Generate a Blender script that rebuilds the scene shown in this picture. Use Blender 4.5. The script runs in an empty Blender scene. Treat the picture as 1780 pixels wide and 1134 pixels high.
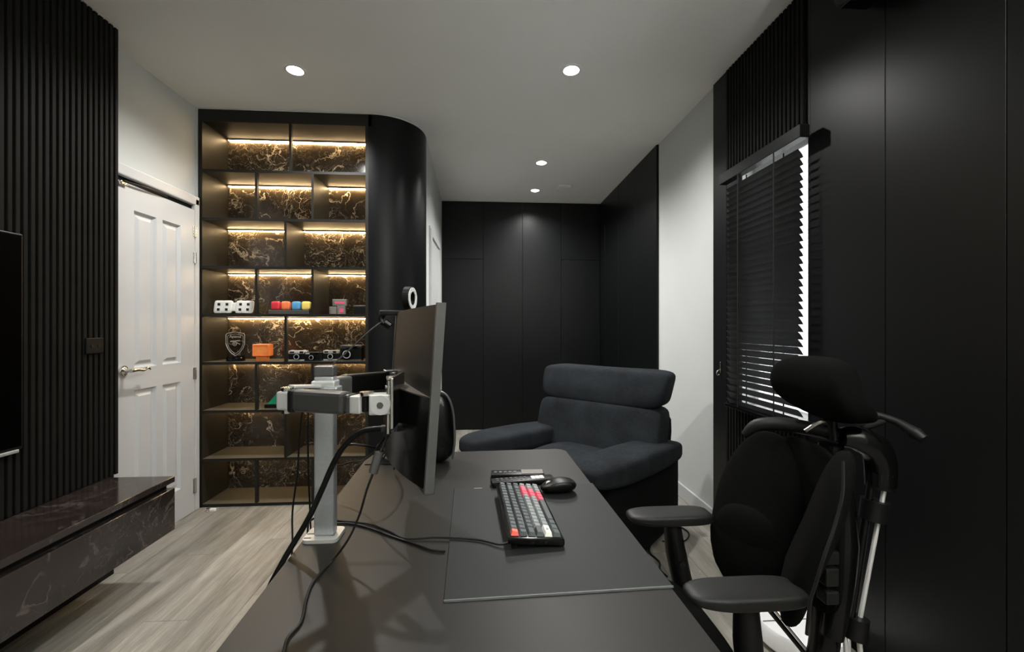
import bpy, bmesh, math, random
from mathutils import Vector, Matrix, Euler
random.seed(7)
S = bpy.context.scene
COL = S.collection
PI = math.pi

# ------------------------------------------------------------------ camera, world, exposure
cam_d = bpy.data.cameras.new('camera')
cam = bpy.data.objects.new('camera', cam_d)
COL.objects.link(cam)
S.camera = cam
cam_d.sensor_width = 36.0
cam_d.lens = 740.0 / 1780.0 * 36.0
cam_d.clip_start = 0.02
cam.location = (0, 0, 1.24)
cam.rotation_euler = (PI / 2, 0, -math.atan(49 / 740.0))

S.view_settings.view_transform = 'Standard'
S.view_settings.look = 'None'
S.view_settings.exposure = 0.0
S.view_settings.gamma = 1.0
S.view_settings.use_curve_mapping = False

W = bpy.data.worlds.new('daylight')
S.world = W
W.use_nodes = True
bg = W.node_tree.nodes['Background']
bg.inputs[0].default_value = (0.93, 0.97, 1.0, 1)
bg.inputs[1].default_value = 9.0

DOWN_POWER = 122.0        # visible downlights
BACK_POWER = 14.0        # the same fittings behind the camera
LED_STRENGTH = 92.0
CEILING_FILL_POWER = 480.0     # unseen uplighter added behind the camera to brighten the ceiling

# ------------------------------------------------------------------ materials
def new_mat(name):
    m = bpy.data.materials.new(name)
    m.use_nodes = True
    nt = m.node_tree
    b = nt.nodes['Principled BSDF']
    return m, nt, b

def coords(nt, scale=(1, 1, 1), rot=(0, 0, 0)):
    tc = nt.nodes.new('ShaderNodeTexCoord')
    mp = nt.nodes.new('ShaderNodeMapping')
    mp.inputs['Scale'].default_value = scale
    mp.inputs['Rotation'].default_value = rot
    nt.links.new(tc.outputs['Object'], mp.inputs['Vector'])
    return mp.outputs['Vector']

def noise(nt, vec, scale, detail=4, rough=0.55, dist=0.0):
    n = nt.nodes.new('ShaderNodeTexNoise')
    n.inputs['Scale'].default_value = scale
    n.inputs['Detail'].default_value = detail
    n.inputs['Roughness'].default_value = rough
    n.inputs['Distortion'].default_value = dist
    nt.links.new(vec, n.inputs['Vector'])
    return n.outputs['Fac']

def ramp(nt, fac, stops):
    r = nt.nodes.new('ShaderNodeValToRGB')
    els = r.color_ramp.elements
    while len(els) < len(stops):
        els.new(0.5)
    for e, (p, c) in zip(els, stops):
        e.position = p
        e.color = (c[0], c[1], c[2], 1) if not isinstance(c, (int, float)) else (c, c, c, 1)
    nt.links.new(fac, r.inputs[0])
    return r.outputs[0]

def mathn(nt, op, a, b=None, clamp=False):
    n = nt.nodes.new('ShaderNodeMath')
    n.operation = op
    n.use_clamp = clamp
    for i, v in enumerate((a, b)):
        if v is None:
            continue
        if isinstance(v, (int, float)):
            n.inputs[i].default_value = v
        else:
            nt.links.new(v, n.inputs[i])
    return n.outputs[0]

def mixc(nt, fac, a, b):
    n = nt.nodes.new('ShaderNodeMix')
    n.data_type = 'RGBA'
    for sock, v in ((n.inputs['Factor'], fac), (n.inputs['A'], a), (n.inputs['B'], b)):
        if isinstance(v, (int, float)):
            sock.default_value = v
        elif isinstance(v, tuple):
            sock.default_value = (*v, 1)
        else:
            nt.links.new(v, sock)
    return n.outputs['Result']

def bump(nt, b, h, strength=0.3, dist=0.002):
    n = nt.nodes.new('ShaderNodeBump')
    n.inputs['Strength'].default_value = strength
    n.inputs['Distance'].default_value = dist
    nt.links.new(h, n.inputs['Height'])
    nt.links.new(n.outputs[0], b.inputs['Normal'])

DARK = 0.36
def plain(name, col, rough=0.5, metal=0.0, var=0.08, nscale=30, bmp=0.0, spec=0.5, coat=0.0, bscale=None, raw=False):
    m, nt, b = new_mat(name)
    if max(col) < 0.06 and metal == 0 and not raw:
        col = tuple(c * DARK for c in col)
        spec *= 0.6
    v = coords(nt)
    n = noise(nt, v, nscale, 3)
    lo = tuple(c * (1 - var) for c in col)
    hi = tuple(min(1, c * (1 + var)) for c in col)
    nt.links.new(ramp(nt, n, [(0.3, lo), (0.7, hi)]), b.inputs['Base Color'])
    b.inputs['Roughness'].default_value = rough
    b.inputs['Metallic'].default_value = metal
    b.inputs['Specular IOR Level'].default_value = spec
    b.inputs['Coat Weight'].default_value = coat
    if bmp:
        bump(nt, b, noise(nt, v, bscale or nscale * 8, 2), bmp, 0.001)
    return m

def emit(name, col, strength):
    m = bpy.data.materials.new(name)
    m.use_nodes = True
    nt = m.node_tree
    nt.nodes.clear()
    e = nt.nodes.new('ShaderNodeEmission')
    o = nt.nodes.new('ShaderNodeOutputMaterial')
    e.inputs[0].default_value = (*col, 1)
    e.inputs[1].default_value = strength
    nt.links.new(e.outputs[0], o.inputs[0])
    return m

def fabric(name, col, var=0.35, wscale=260, rough=0.95, big=6):
    m, nt, b = new_mat(name)
    col = tuple(c * 0.5 for c in col)
    v = coords(nt)
    n1 = noise(nt, v, wscale, 3, 0.7)
    n2 = noise(nt, v, big, 3)
    n3 = noise(nt, coords(nt, (1, 1, 6)), 60, 3, 0.7)
    f = mathn(nt, 'ADD', mathn(nt, 'MULTIPLY', n1, 0.4), mathn(nt, 'ADD', mathn(nt, 'MULTIPLY', n2, 0.3), mathn(nt, 'MULTIPLY', n3, 0.3)))
    nt.links.new(ramp(nt, f, [(0.36, tuple(c * (1 - var) for c in col)), (0.62, tuple(c * (1 + var) for c in col))]), b.inputs['Base Color'])
    b.inputs['Roughness'].default_value = rough
    b.inputs['Sheen Weight'].default_value = 0.0
    b.inputs['Specular IOR Level'].default_value = 0.06
    bump(nt, b, mathn(nt, 'ADD', mathn(nt, 'MULTIPLY', n1, 0.5), mathn(nt, 'MULTIPLY', n2, 2.0)), 0.6, 0.004)
    return m

def marble(name, base, base2, vein, scale=2.2, rough=0.12, vein_w=0.02, seed=0.0, amount=0.8):
    m, nt, b = new_mat(name)
    v0 = coords(nt)
    # bend the coordinates with noise so the veins wander
    nz = nt.nodes.new('ShaderNodeTexNoise')
    nz.inputs['Scale'].default_value = scale * 1.3
    nz.inputs['Detail'].default_value = 5
    nt.links.new(v0, nz.inputs['Vector'])
    vm = nt.nodes.new('ShaderNodeVectorMath'); vm.operation = 'MULTIPLY_ADD'
    nt.links.new(nz.outputs['Color'], vm.inputs[0])
    vm.inputs[1].default_value = (0.5, 0.5, 0.5)
    nt.links.new(v0, vm.inputs[2])
    vo = nt.nodes.new('ShaderNodeVectorMath'); vo.operation = 'ADD'
    nt.links.new(vm.outputs[0], vo.inputs[0]); vo.inputs[1].default_value = (seed, seed * .7, seed * 1.3)
    v = vo.outputs[0]
    def ridge(sc, w, det=3):
        n = noise(nt, v, sc, det, 0.5)
        d = mathn(nt, 'ABSOLUTE', mathn(nt, 'SUBTRACT', n, 0.5))
        return mathn(nt, 'SUBTRACT', 1.0, mathn(nt, 'DIVIDE', d, w), True)
    r1 = ridge(scale * 1.6, vein_w)
    r2 = ridge(scale * 4.0, vein_w * 0.8)
    r3 = ridge(scale * 9.0, vein_w * 0.8)
    mask = ramp(nt, noise(nt, v, scale * 1.1, 3), [(0.42, 0.0), (0.62, 1.0)])
    mask2 = ramp(nt, noise(nt, v, scale * 2.6, 3), [(0.45, 0.05), (0.6, 0.9)])
    veins = mathn(nt, 'ADD', mathn(nt, 'MULTIPLY', r1, mask2), mathn(nt, 'MULTIPLY', mathn(nt, 'ADD', mathn(nt, 'MULTIPLY', r2, 0.7), mathn(nt, 'MULTIPLY', r3, 0.4)), mask), True)
    veins = mathn(nt, 'MULTIPLY', veins, amount)
    body = ramp(nt, noise(nt, v, scale * 2, 6, 0.6), [(0.35, base), (0.7, base2)])
    nt.links.new(mixc(nt, veins, body, vein), b.inputs['Base Color'])
    b.inputs['Roughness'].default_value = rough
    return m

M = {}
M['ceiling'] = plain('painted_ceiling', (0.80, 0.80, 0.77), 0.95, var=0.015, nscale=3, spec=0.1)
M['wall'] = plain('painted_wall', (0.53, 0.545, 0.53), 0.9, var=0.015, nscale=3, spec=0.15)
M['black_panel'] = plain('black_laminate', (0.0034, 0.0040, 0.0042), 0.36, var=0.05, nscale=5, bmp=0.02, bscale=500, spec=0.19, raw=True)
M['black_gap'] = plain('black_recess', (0.004, 0.004, 0.004), 0.8)
M['slat'] = plain('black_slat', (0.0085, 0.0083, 0.0075), 0.6, var=0.12, nscale=12, spec=0.08, raw=True)
M['shelf'] = plain('black_shelf_board', (0.016, 0.0138, 0.0095), 0.5, var=0.06, nscale=8, spec=0.25, raw=True)
M['board'] = plain('lit_black_board', (0.075, 0.066, 0.046), 0.38, var=0.06, nscale=8, spec=0.45, raw=True)  # boards painted lighter than the black unit, as if lit from above
M['slat_blind'] = plain('black_blind_slat', (0.045, 0.045, 0.045), 0.36, var=0.05, spec=0.4, raw=True)
M['shelf_edge'] = plain('black_edge_band', (0.010, 0.009, 0.0075), 0.45, var=0.05, spec=0.3, raw=True)
M['lit_ledge'] = plain('lit_ledge_tone', (0.060, 0.055, 0.042), 0.5, raw=True)  # downlight on the monitor's black ledge, put into the colour
M['door'] = plain('white_door_paint', (0.48, 0.485, 0.49), 0.4, var=0.01, nscale=4)
M['chrome'] = plain('satin_chrome', (0.62, 0.6, 0.57), 0.22, 1.0, var=0.03)
M['glint_chrome'] = plain('glint_chrome', (0.85, 0.85, 0.83), 0.3, 0.45, var=0.02)  # whitened chrome, its bright reflection put into the colour
M['steel'] = plain('silver_aluminium', (0.40, 0.42, 0.43), 0.36, 0.55, var=0.05, nscale=120)
M['silver_paint'] = plain('silver_paint', (0.50, 0.51, 0.50), 0.38, 0.35, var=0.03)
M['grey_plastic'] = plain('dark_grey_plastic', (0.062, 0.062, 0.060), 0.42, var=0.05)
M['link_grey'] = plain('charcoal_link_cover', (0.036, 0.036, 0.035), 0.4, var=0.05, raw=True)
M['frame_grey'] = plain('grey_bezel', (0.066, 0.066, 0.063), 0.45, var=0.05)
M['black_plastic'] = plain('black_plastic', (0.009, 0.009, 0.009), 0.4, var=0.1)
M['gloss_black'] = plain('glossy_black_plastic', (0.008, 0.008, 0.008), 0.22, var=0.1)
M['black_metal'] = plain('black_metal', (0.012, 0.012, 0.012), 0.35, var=0.1)
M['rubber'] = plain('black_rubber', (0.012, 0.012, 0.012), 0.6, var=0.1)
M['cable'] = plain('black_cable', (0.010, 0.010, 0.010), 0.45, var=0.1)
M['grey_cable'] = plain('grey_cable', (0.03, 0.03, 0.028), 0.45, var=0.1)
M['desk'] = plain('charcoal_desk_laminate', (0.0160, 0.0145, 0.0126), 0.46, var=0.03, nscale=3, bmp=0.04, bscale=700, spec=0.24, raw=True)
M['desk_mat'] = plain('charcoal_desk_mat', (0.0125, 0.0145, 0.0142), 0.55, var=0.04, nscale=6, bmp=0.04, bscale=800, spec=0.25, raw=True)
M['mat_edge'] = plain('grey_mat_edge', (0.11, 0.12, 0.12), 0.5)
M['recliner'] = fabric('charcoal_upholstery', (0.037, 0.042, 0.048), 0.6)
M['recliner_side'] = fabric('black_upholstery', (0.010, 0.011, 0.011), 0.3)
M['chair_fabric'] = fabric('black_chair_fabric', (0.0075, 0.0075, 0.0072), 0.2, 400)
M['arm_pad'] = plain('charcoal_armrest', (0.0075, 0.0075, 0.0070), 0.5, var=0.06, bmp=0.1, bscale=600, spec=0.3, raw=True)
M['tv'] = plain('black_tv_screen', (0.001, 0.001, 0.001), 0.35, var=0.05, spec=0.06)
M['brown_plastic'] = plain('brown_black_plastic', (0.030, 0.026, 0.021), 0.55, var=0.05)
M['screen'] = plain('monitor_screen', (0.004, 0.004, 0.004), 0.15, var=0.05)
M['white_plastic'] = plain('white_plastic', (0.78, 0.78, 0.76), 0.4, var=0.02)
M['white_gloss'] = plain('white_gloss', (0.8, 0.8, 0.8), 0.3, var=0.02)
M['red'] = plain('red_plastic', (0.62, 0.03, 0.05), 0.4)
M['orange'] = plain('orange_plastic', (0.85, 0.20, 0.07), 0.4)
M['tan_orange'] = plain('orange_cube_plastic', (0.75, 0.22, 0.045), 0.5)
M['blue'] = plain('blue_plastic', (0.10, 0.33, 0.58), 0.4)
M['yellow'] = plain('yellow_plastic', (0.85, 0.65, 0.15), 0.4)
M['green'] = plain('green_plastic', (0.01, 0.32, 0.16), 0.4)
M['pink'] = plain('pink_label', (0.65, 0.08, 0.16), 0.5)
M['cart_grey'] = plain('grey_cartridge_plastic', (0.16, 0.15, 0.13), 0.6)
M['key_dark'] = plain('slate_grey_keycap', (0.065, 0.075, 0.08), 0.55)
M['key_light'] = plain('light_grey_keycap', (0.23, 0.25, 0.25), 0.55)
M['key_pink'] = plain('pink_keycap', (0.75, 0.10, 0.16), 0.55)
M['key_coral'] = plain('coral_keycap', (0.80, 0.13, 0.10), 0.55)
M['key_white'] = plain('cream_keycap', (0.80, 0.80, 0.74), 0.55)
M['dark_ink'] = plain('dark_ink', (0.03, 0.03, 0.03), 0.7)
M['lens'] = plain('camera_lens_glass', (0.01, 0.01, 0.012), 0.08, coat=0.6)
M['sill'] = plain('white_window_frame', (0.75, 0.76, 0.76), 0.4, var=0.02)
M['cabinet_marble'] = marble('dark_brown_marble', (0.011, 0.0085, 0.008), (0.027, 0.019, 0.0175), (0.15, 0.12, 0.11), 2.4, 0.13, 0.020, 3.1, 0.42)
M['shelf_marble'] = marble('gold_veined_black_marble', (0.026, 0.020, 0.014), (0.062, 0.047, 0.032), (0.80, 0.70, 0.55), 2.8, 0.16, 0.015, 8.3, 0.9)
for i_, k_ in enumerate((1.0, 1.0, 1.0, 0.9, 0.85, 0.6, 0.45, 0.35)):
    M['led_%d' % i_] = emit('warm_led', (1.0, 0.70, 0.36), LED_STRENGTH * k_)
M['lamp'] = emit('downlight_glow', (1.0, 0.98, 0.93), 30.0)
M['clock_glow'] = plain('white_clock_plastic', (0.85, 0.85, 0.82), 0.5, var=0.02)

def wood_mat():
    m, nt, b = new_mat('grey_oak_vinyl')
    tc = nt.nodes.new('ShaderNodeTexCoord')
    oi = nt.nodes.new('ShaderNodeObjectInfo')
    mp = nt.nodes.new('ShaderNodeMapping')
    mp.inputs['Scale'].default_value = (9, 0.9, 1)
    cmb = nt.nodes.new('ShaderNodeCombineXYZ')
    sh = mathn(nt, 'MULTIPLY', oi.outputs['Random'], 37.0)
    nt.links.new(sh, cmb.inputs[0]); nt.links.new(sh, cmb.inputs[1]); nt.links.new(sh, cmb.inputs[2])
    nt.links.new(tc.outputs['Object'], mp.inputs['Vector'])
    nt.links.new(cmb.outputs[0], mp.inputs['Location'])
    v = mp.outputs[0]
    n1 = noise(nt, v, 1.6, 6, 0.6, 0.6)
    n2 = noise(nt, v, 9.0, 4, 0.7)
    f = mathn(nt, 'ADD', mathn(nt, 'MULTIPLY', n1, 0.7), mathn(nt, 'MULTIPLY', n2, 0.3))
    c = ramp(nt, f, [(0.30, (0.11, 0.098, 0.082)), (0.5, (0.25, 0.232, 0.20)), (0.66, (0.38, 0.355, 0.315))])
    tone = mathn(nt, 'ADD', mathn(nt, 'MULTIPLY', oi.outputs['Random'], 0.28), 0.82)
    hs = nt.nodes.new('ShaderNodeHueSaturation')
    nt.links.new(tone, hs.inputs['Value'])
    nt.links.new(c, hs.inputs['Color'])
    nt.links.new(hs.outputs[0], b.inputs['Base Color'])
    b.inputs['Roughness'].default_value = 0.45
    bump(nt, b, n2, 0.12, 0.001)
    return m
M['wood'] = wood_mat()

def glass_mat(name, tint=(1, 1, 1), gloss=0.08, fres=0.8):
    m = bpy.data.materials.new(name)
    m.use_nodes = True
    nt = m.node_tree
    nt.nodes.clear()
    t = nt.nodes.new('ShaderNodeBsdfTransparent'); t.inputs[0].default_value = (*tint, 1)
    g = nt.nodes.new('ShaderNodeBsdfGlossy'); g.inputs['Roughness'].default_value = 0.03
    lw = nt.nodes.new('ShaderNodeLayerWeight'); lw.inputs[0].default_value = 0.25
    mul = mathn(nt, 'ADD', mathn(nt, 'MULTIPLY', lw.outputs['Fresnel'], fres), gloss, True)
    mx = nt.nodes.new('ShaderNodeMixShader')
    o = nt.nodes.new('ShaderNodeOutputMaterial')
    nt.links.new(mul, mx.inputs[0]); nt.links.new(t.outputs[0], mx.inputs[1]); nt.links.new(g.outputs[0], mx.inputs[2])
    nt.links.new(mx.outputs[0], o.inputs[0])
    return m
M['glass'] = glass_mat('window_glass')
M['acrylic'] = glass_mat('clear_acrylic', (0.86, 0.84, 0.80), 0.0, 0.25)

# ------------------------------------------------------------------ mesh helpers
def wmat(o):
    m = o.matrix_basis.copy()
    p = o.parent
    while p:
        m = p.matrix_basis @ m
        p = p.parent
    return m

def obj(name, bm, mat, parent=None, smooth=False, world=False, tris=None):
    me = bpy.data.meshes.new(name)
    if world and parent is not None:
        bmesh.ops.transform(bm, matrix=wmat(parent).inverted(), verts=bm.verts)
    bmesh.ops.recalc_face_normals(bm, faces=bm.faces)
    bm.to_mesh(me)
    bm.free()
    mats = mat if isinstance(mat, (list, tuple)) else [mat]
    for k in mats:
        me.materials.append(M[k])
    if smooth:
        me.polygons.foreach_set('use_smooth', [True] * len(me.polygons))
        try:
            me.set_sharp_from_angle(angle=math.radians(38))
        except Exception:
            pass
    o = bpy.data.objects.new(name, me)
    COL.objects.link(o)
    o.parent = parent
    return o

def tag(o, label, cat, group=None):
    o['label'] = label
    o['category'] = cat
    if group:
        o['group'] = group
    return o

def thing(name, label, cat, loc=(0, 0, 0), rz=0.0, group=None):
    o = bpy.data.objects.new(name, None)
    o.empty_display_size = 0.1
    COL.objects.link(o)
    o.location = loc
    o.rotation_euler = (0, 0, rz)
    return tag(o, label, cat, group)

def struct(o):
    o['kind'] = 'structure'
    return o

def bx(bm, x0, x1, y0, y1, z0, z1, bev=0.0, seg=2, mi=0, mat4=None):
    r = bmesh.ops.create_cube(bm, size=1.0)
    vs = r['verts']
    mm = Matrix.Translation(((x0 + x1) / 2, (y0 + y1) / 2, (z0 + z1) / 2)) @ Matrix.Diagonal((abs(x1 - x0), abs(y1 - y0), abs(z1 - z0), 1))
    bmesh.ops.transform(bm, matrix=mm, verts=vs)
    n0 = set(bm.faces) if False else None
    fs = set(f for v in vs for f in v.link_faces)
    if bev > 0:
        es = set(e for v in vs for e in v.link_edges)
        rr = bmesh.ops.bevel(bm, geom=list(es), offset=bev, segments=seg, affect='EDGES', profile=0.5)
        fs = set(rr['faces']) | set(f for f in fs if f.is_valid)
        vs = list(set(v for f in fs for v in f.verts))
    for f in fs:
        f.material_index = mi
    if mat4 is not None:
        bmesh.ops.transform(bm, matrix=mat4, verts=vs)
    return vs

def B(*a, **k):
    bm = bmesh.new()
    bx(bm, *a, **k)
    return bm

def sbox(bm, c, h, e=4.0, n=8, fn=None, mi=0):
    """soft box: a cube grid pushed onto a superellipsoid, then deformed by fn(p, unit)"""
    cache, quads = {}, []
    m = n + 1
    for ax in range(3):
        for sgn in (-1, 1):
            g = []
            for i in range(m + 1):
                rw = []
                for j in range(m + 1):
                    k = [0, 0, 0]
                    k[ax] = sgn * m
                    k[(ax + 1) % 3] = 2 * i - m
                    k[(ax + 2) % 3] = 2 * j - m
                    k = tuple(k)
                    if k not in cache:
                        cache[k] = bm.verts.new((k[0] / m, k[1] / m, k[2] / m))
                    rw.append(cache[k])
                g.append(rw)
            for i in range(m):
                for j in range(m):
                    q = (g[i][j], g[i + 1][j], g[i + 1][j + 1], g[i][j + 1])
                    bm.faces.new(q if sgn > 0 else q[::-1])
    allv = list(cache.values())
    for v in allv:
        p = v.co.copy()
        # even spread towards the corners
        q = Vector([math.copysign(math.sin(abs(t) * PI / 2) ** 0.9, t) if e < 3 else t for t in p])
        d = (abs(q.x) ** e + abs(q.y) ** e + abs(q.z) ** e) ** (1.0 / e)
        q = q / max(d, 1e-6)
        w = Vector((q.x * h[0], q.y * h[1], q.z * h[2]))
        if fn:
            w = fn(w, q)
        v.co = w + Vector(c)
    for v in allv:
        for f in v.link_faces:
            f.material_index = mi
    return allv

def smooth_path(pts, k=6):
    P = [Vector(p) for p in pts]
    if len(P) < 3:
        return P
    out = []
    for i in range(len(P) - 1):
        p0 = P[max(i - 1, 0)]; p1 = P[i]; p2 = P[i + 1]; p3 = P[min(i + 2, len(P) - 1)]
        for j in range(k):
            t = j / k
            out.append(0.5 * ((2 * p1) + (-p0 + p2) * t + (2 * p0 - 5 * p1 + 4 * p2 - p3) * t * t + (-p0 + 3 * p1 - 3 * p2 + p3) * t ** 3))
    out.append(P[-1])
    return out

def tube(bm, pts, r, n=8, k=6, smooth=True, rz=None, cap=True):
    P = smooth_path(pts, k) if smooth else [Vector(p) for p in pts]
    rs = r if isinstance(r, (list, tuple)) else None
    up = Vector((0, 0, 1))
    t0 = (P[1] - P[0]).normalized()
    a = t0.cross(up)
    if a.length < 1e-3:
        a = t0.cross(Vector((1, 0, 0)))
    a.normalize()
    rings = []
    for i, p in enumerate(P):
        if i == 0:
            t = (P[1] - P[0])
        elif i == len(P) - 1:
            t = (P[-1] - P[-2])
        else:
            t = (P[i + 1] - P[i - 1])
        t.normalize()
        a = (a - t * a.dot(t)).normalized()
        b = t.cross(a)
        if rs:
            f = i / (len(P) - 1) * (len(rs) - 1)
            i0 = min(int(f), len(rs) - 2)
            rr = rs[i0] + (rs[i0 + 1] - rs[i0]) * (f - i0)
        else:
            rr = r
        ring = []
        for j in range(n):
            th = 2 * PI * j / n
            off = a * math.cos(th) * rr + b * math.sin(th) * rr * (rz or 1.0)
            ring.append(bm.verts.new(p + off))
        rings.append(ring)
    for i in range(len(rings) - 1):
        for j in range(n):
            bm.faces.new((rings[i][j], rings[i][(j + 1) % n], rings[i + 1][(j + 1) % n], rings[i + 1][j]))
    if cap:
        bm.faces.new(rings[0][::-1])
        bm.faces.new(rings[-1])
    return bm

def T(pts, r, **k):
    bm = bmesh.new()
    tube(bm, pts, r, **k)
    return bm

def cyl(bm, p0, p1, r, n=20, r2=None):
    return tube(bm, [p0, p1], [r, r if r2 is None else r2], n=n, smooth=False)

def C(p0, p1, r, n=20, r2=None):
    bm = bmesh.new()
    cyl(bm, p0, p1, r, n, r2)
    return bm

def lathe(bm, prof, c=(0, 0, 0), n=32, closed=False, cap=True):
    rings = []
    for (r, z) in prof:
        rings.append([bm.verts.new((c[0] + r * math.cos(2 * PI * j / n), c[1] + r * math.sin(2 * PI * j / n), c[2] + z)) for j in range(n)])
    for i in range(len(rings) - 1):
        for j in range(n):
            bm.faces.new((rings[i][j], rings[i][(j + 1) % n], rings[i + 1][(j + 1) % n], rings[i + 1][j]))
    if not closed:
        if cap and prof[0][0] > 1e-5:
            bm.faces.new(rings[0][::-1])
        if prof[-1][0] > 1e-5:
            bm.faces.new(rings[-1])
    else:
        for j in range(n):
            bm.faces.new((rings[-1][j], rings[-1][(j + 1) % n], rings[0][(j + 1) % n], rings[0][j]))
    return bm

def prism(bm, outline, z0, z1, mat4=None):
    """outline: list of (x, y); extruded along z, then moved by mat4"""
    lo = [bm.verts.new((x, y, z0)) for x, y in outline]
    hi = [bm.verts.new((x, y, z1)) for x, y in outline]
    n = len(outline)
    bm.faces.new(lo[::-1]); bm.faces.new(hi)
    for i in range(n):
        bm.faces.new((lo[i], lo[(i + 1) % n], hi[(i + 1) % n], hi[i]))
    if mat4 is not None:
        bmesh.ops.transform(bm, matrix=mat4, verts=lo + hi)
    return bm

def link_copy(src, loc=None, parent='same', name=None):
    c = src.copy()
    COL.objects.link(c)
    c.parent = src.parent if parent == 'same' else parent
    if loc is not None:
        c.location = loc
    return c

# ------------------------------------------------------------------ room shell
XL, XR, YB, YF, H = -1.96, 1.43, -1.40, 5.12, 2.73
SOFF = 3.30

# floor: base slab and individual planks
floor = struct(obj('floor', B(XL - .1, XR + .1, YB - .1, YF + .1, -0.12, -0.006), 'black_gap'))
pw_, pl_ = 0.18, 1.22
plank_mesh = None
ncol = 19
for i in range(ncol):
    x0 = XL + i * pw_
    off = (i * 0.437) % 1.0 * pl_
    y = YB - off
    while y < YF:
        a, b_ = max(y, YB), min(y + pl_, YF)
        if b_ - a > 0.02:
            x1 = min(x0 + pw_, XR)
            full = abs((b_ - a) - pl_) < 1e-6 and abs((x1 - x0) - pw_) < 1e-6
            if full and plank_mesh:
                p = bpy.data.objects.new('plank', plank_mesh)
                COL.objects.link(p); p.parent = floor
            else:
                w, l = x1 - x0 - 0.0012, b_ - a - 0.0012
                p = obj('plank', B(-w / 2, w / 2, -l / 2, l / 2, -0.006, 0.0, bev=0.0007, seg=1), 'wood', floor)
                if full:
                    plank_mesh = p.data
            p.location = ((x0 + x1) / 2, (a + b_) / 2, 0)
        y += pl_

# ceiling with four real holes in view, each with a can above it
DL = [(-1.096, 2.556), (0.508, 2.45), (0.524, 3.856), (0.561, 4.645)]
DLB = [(-1.096, 0.95), (0.508, 0.95), (-1.096, -0.6), (0.508, -0.6)]
bm = bmesh.new()
HR = 0.047
def hole_cell(cx, cy, x0, x1, y0, y1, n=32):
    """a rectangular cell of ceiling with a round hole at cx, cy"""
    inn, out = [], []
    for j in range(n):
        a = 2 * PI * j / n + PI / 4
        c_, s_ = math.cos(a), math.sin(a)
        inn.append(bm.verts.new((cx + HR * c_, cy + HR * s_, H)))
        k = 0.08 / max(abs(c_), abs(s_))
        out.append(bm.verts.new((cx + k * c_, cy + k * s_, H)))
    for j in range(n):
        bm.faces.new((inn[j], inn[(j + 1) % n], out[(j + 1) % n], out[j]))
ALL = DL + DLB
xsq = sorted(set([XL - .1, XR + .1] + [c[0] + d for c in ALL for d in (-0.08, 0.08)]))
ysq = sorted(set([YB - .1, YF + .1] + [c[1] + d for c in ALL for d in (-0.08, 0.08)]))
for i in range(len(xsq) - 1):
    for j in range(len(ysq) - 1):
        mx, my = (xsq[i] + xsq[i + 1]) / 2, (ysq[j] + ysq[j + 1]) / 2
        if any(abs(mx - c[0]) < 0.08 and abs(my - c[1]) < 0.08 for c in ALL):
            continue
        bm.faces.new([bm.verts.new((x, y, H)) for x, y in ((xsq[i], ysq[j]), (xsq[i], ysq[j + 1]), (xsq[i + 1], ysq[j + 1]), (xsq[i + 1], ysq[j]))])
for c in ALL:
    hole_cell(c[0], c[1], 0, 0, 0, 0)
bmesh.ops.remove_doubles(bm, verts=bm.verts, dist=1e-5)
ceiling = struct(obj('ceiling', bm, 'ceiling'))

# left wall, with the far door in it as a leaf in front of the plane
wl = struct(obj('wall_left', B(XL - 0.1, XL, YB, YF, 0, H), 'wall'))
# back wall behind panels
wb = struct(obj('wall_back', B(XL, XR, YF, YF + 0.1, 0, H), 'wall'))
wf = struct(obj('wall_front', B(XL, XR, YB - 0.1, YB, 0, H), 'wall'))
# passage wall running from the end of the curved panel to the back
bm = bmesh.new()
prism(bm, [(-0.452, 3.385), (-0.50, YF), (-0.60, YF), (-0.552, 3.385)], 0, H)
wp = struct(obj('wall_passage', bm, 'wall'))

# right wall with window opening
WY0, WY1, WZ0, WZ1 = 1.785, 2.27, 0.80, 2.12
bm = bmesh.new()
for a in [(YB, WY0, 0, H), (WY1, YF, 0, H), (WY0, WY1, 0, WZ0), (WY0, WY1, WZ1, H)]:
    bx(bm, XR, XR + 0.12, *a)
wr = struct(obj('wall_right', bm, 'wall'))

# baseboards
struct(obj('baseboard_right', B(XR - 0.014, XR, 2.545, 3.40, 0, 0.10, bev=0.004), 'door'))
struct(obj('baseboard_left', B(XL, XL + 0.014, 2.28, 2.34, 0, 0.10, bev=0.004), 'door'))

# slatted cladding on the left wall
SX = -1.83
back = obj('backing_panel', B(XL, SX - 0.018, -0.6, 2.258, 0.0, H - 0.002), 'black_gap', wl)
slat0 = obj('slat', B(-0.009, 0.009, -0.0085, 0.0085, 0.0, H - 0.50 - 0.002, bev=0.0015, seg=1), 'slat', wl)
slat0.location = (SX - 0.009, 2.2545, 0.50)
for i in range(1, 70):
    s = link_copy(slat0, (SX - 0.009, 2.2545 - 0.0283 * i, 0.50))

# panelled cladding on the right wall
def panel(y0, y1, z0=0.0, z1=H - 0.002, parent=wr, x=XR, t=0.018, nm='panel'):
    g = 0.0012
    return obj(nm, B(x - t, x, y0 + g, y1 - g, z0 + g, z1 - g, bev=0.0012, seg=1), 'black_panel', parent)
for y0, y1 in [(1.411, 1.757), (1.062, 1.411), (0.70, 1.062), (0.34, 0.70), (-0.02, 0.34), (-0.4, -0.02)]:
    panel(y0, y1)
panel(2.395, 2.54)
panel(2.272, 2.394, WZ0, WZ1)
obj('edge_trim', B(XR - 0.016, XR, 1.758, 1.772, 0, H - 0.002, bev=0.001, seg=1), 'black_panel', wr)
obj('backing_panel', B(XR - 0.004, XR, -0.4, 2.53, 0, WZ0), 'black_gap', wr)
obj('backing_panel', B(XR - 0.004, XR, -0.4, 2.53, WZ1, H - 0.002), 'black_gap', wr)
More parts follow.
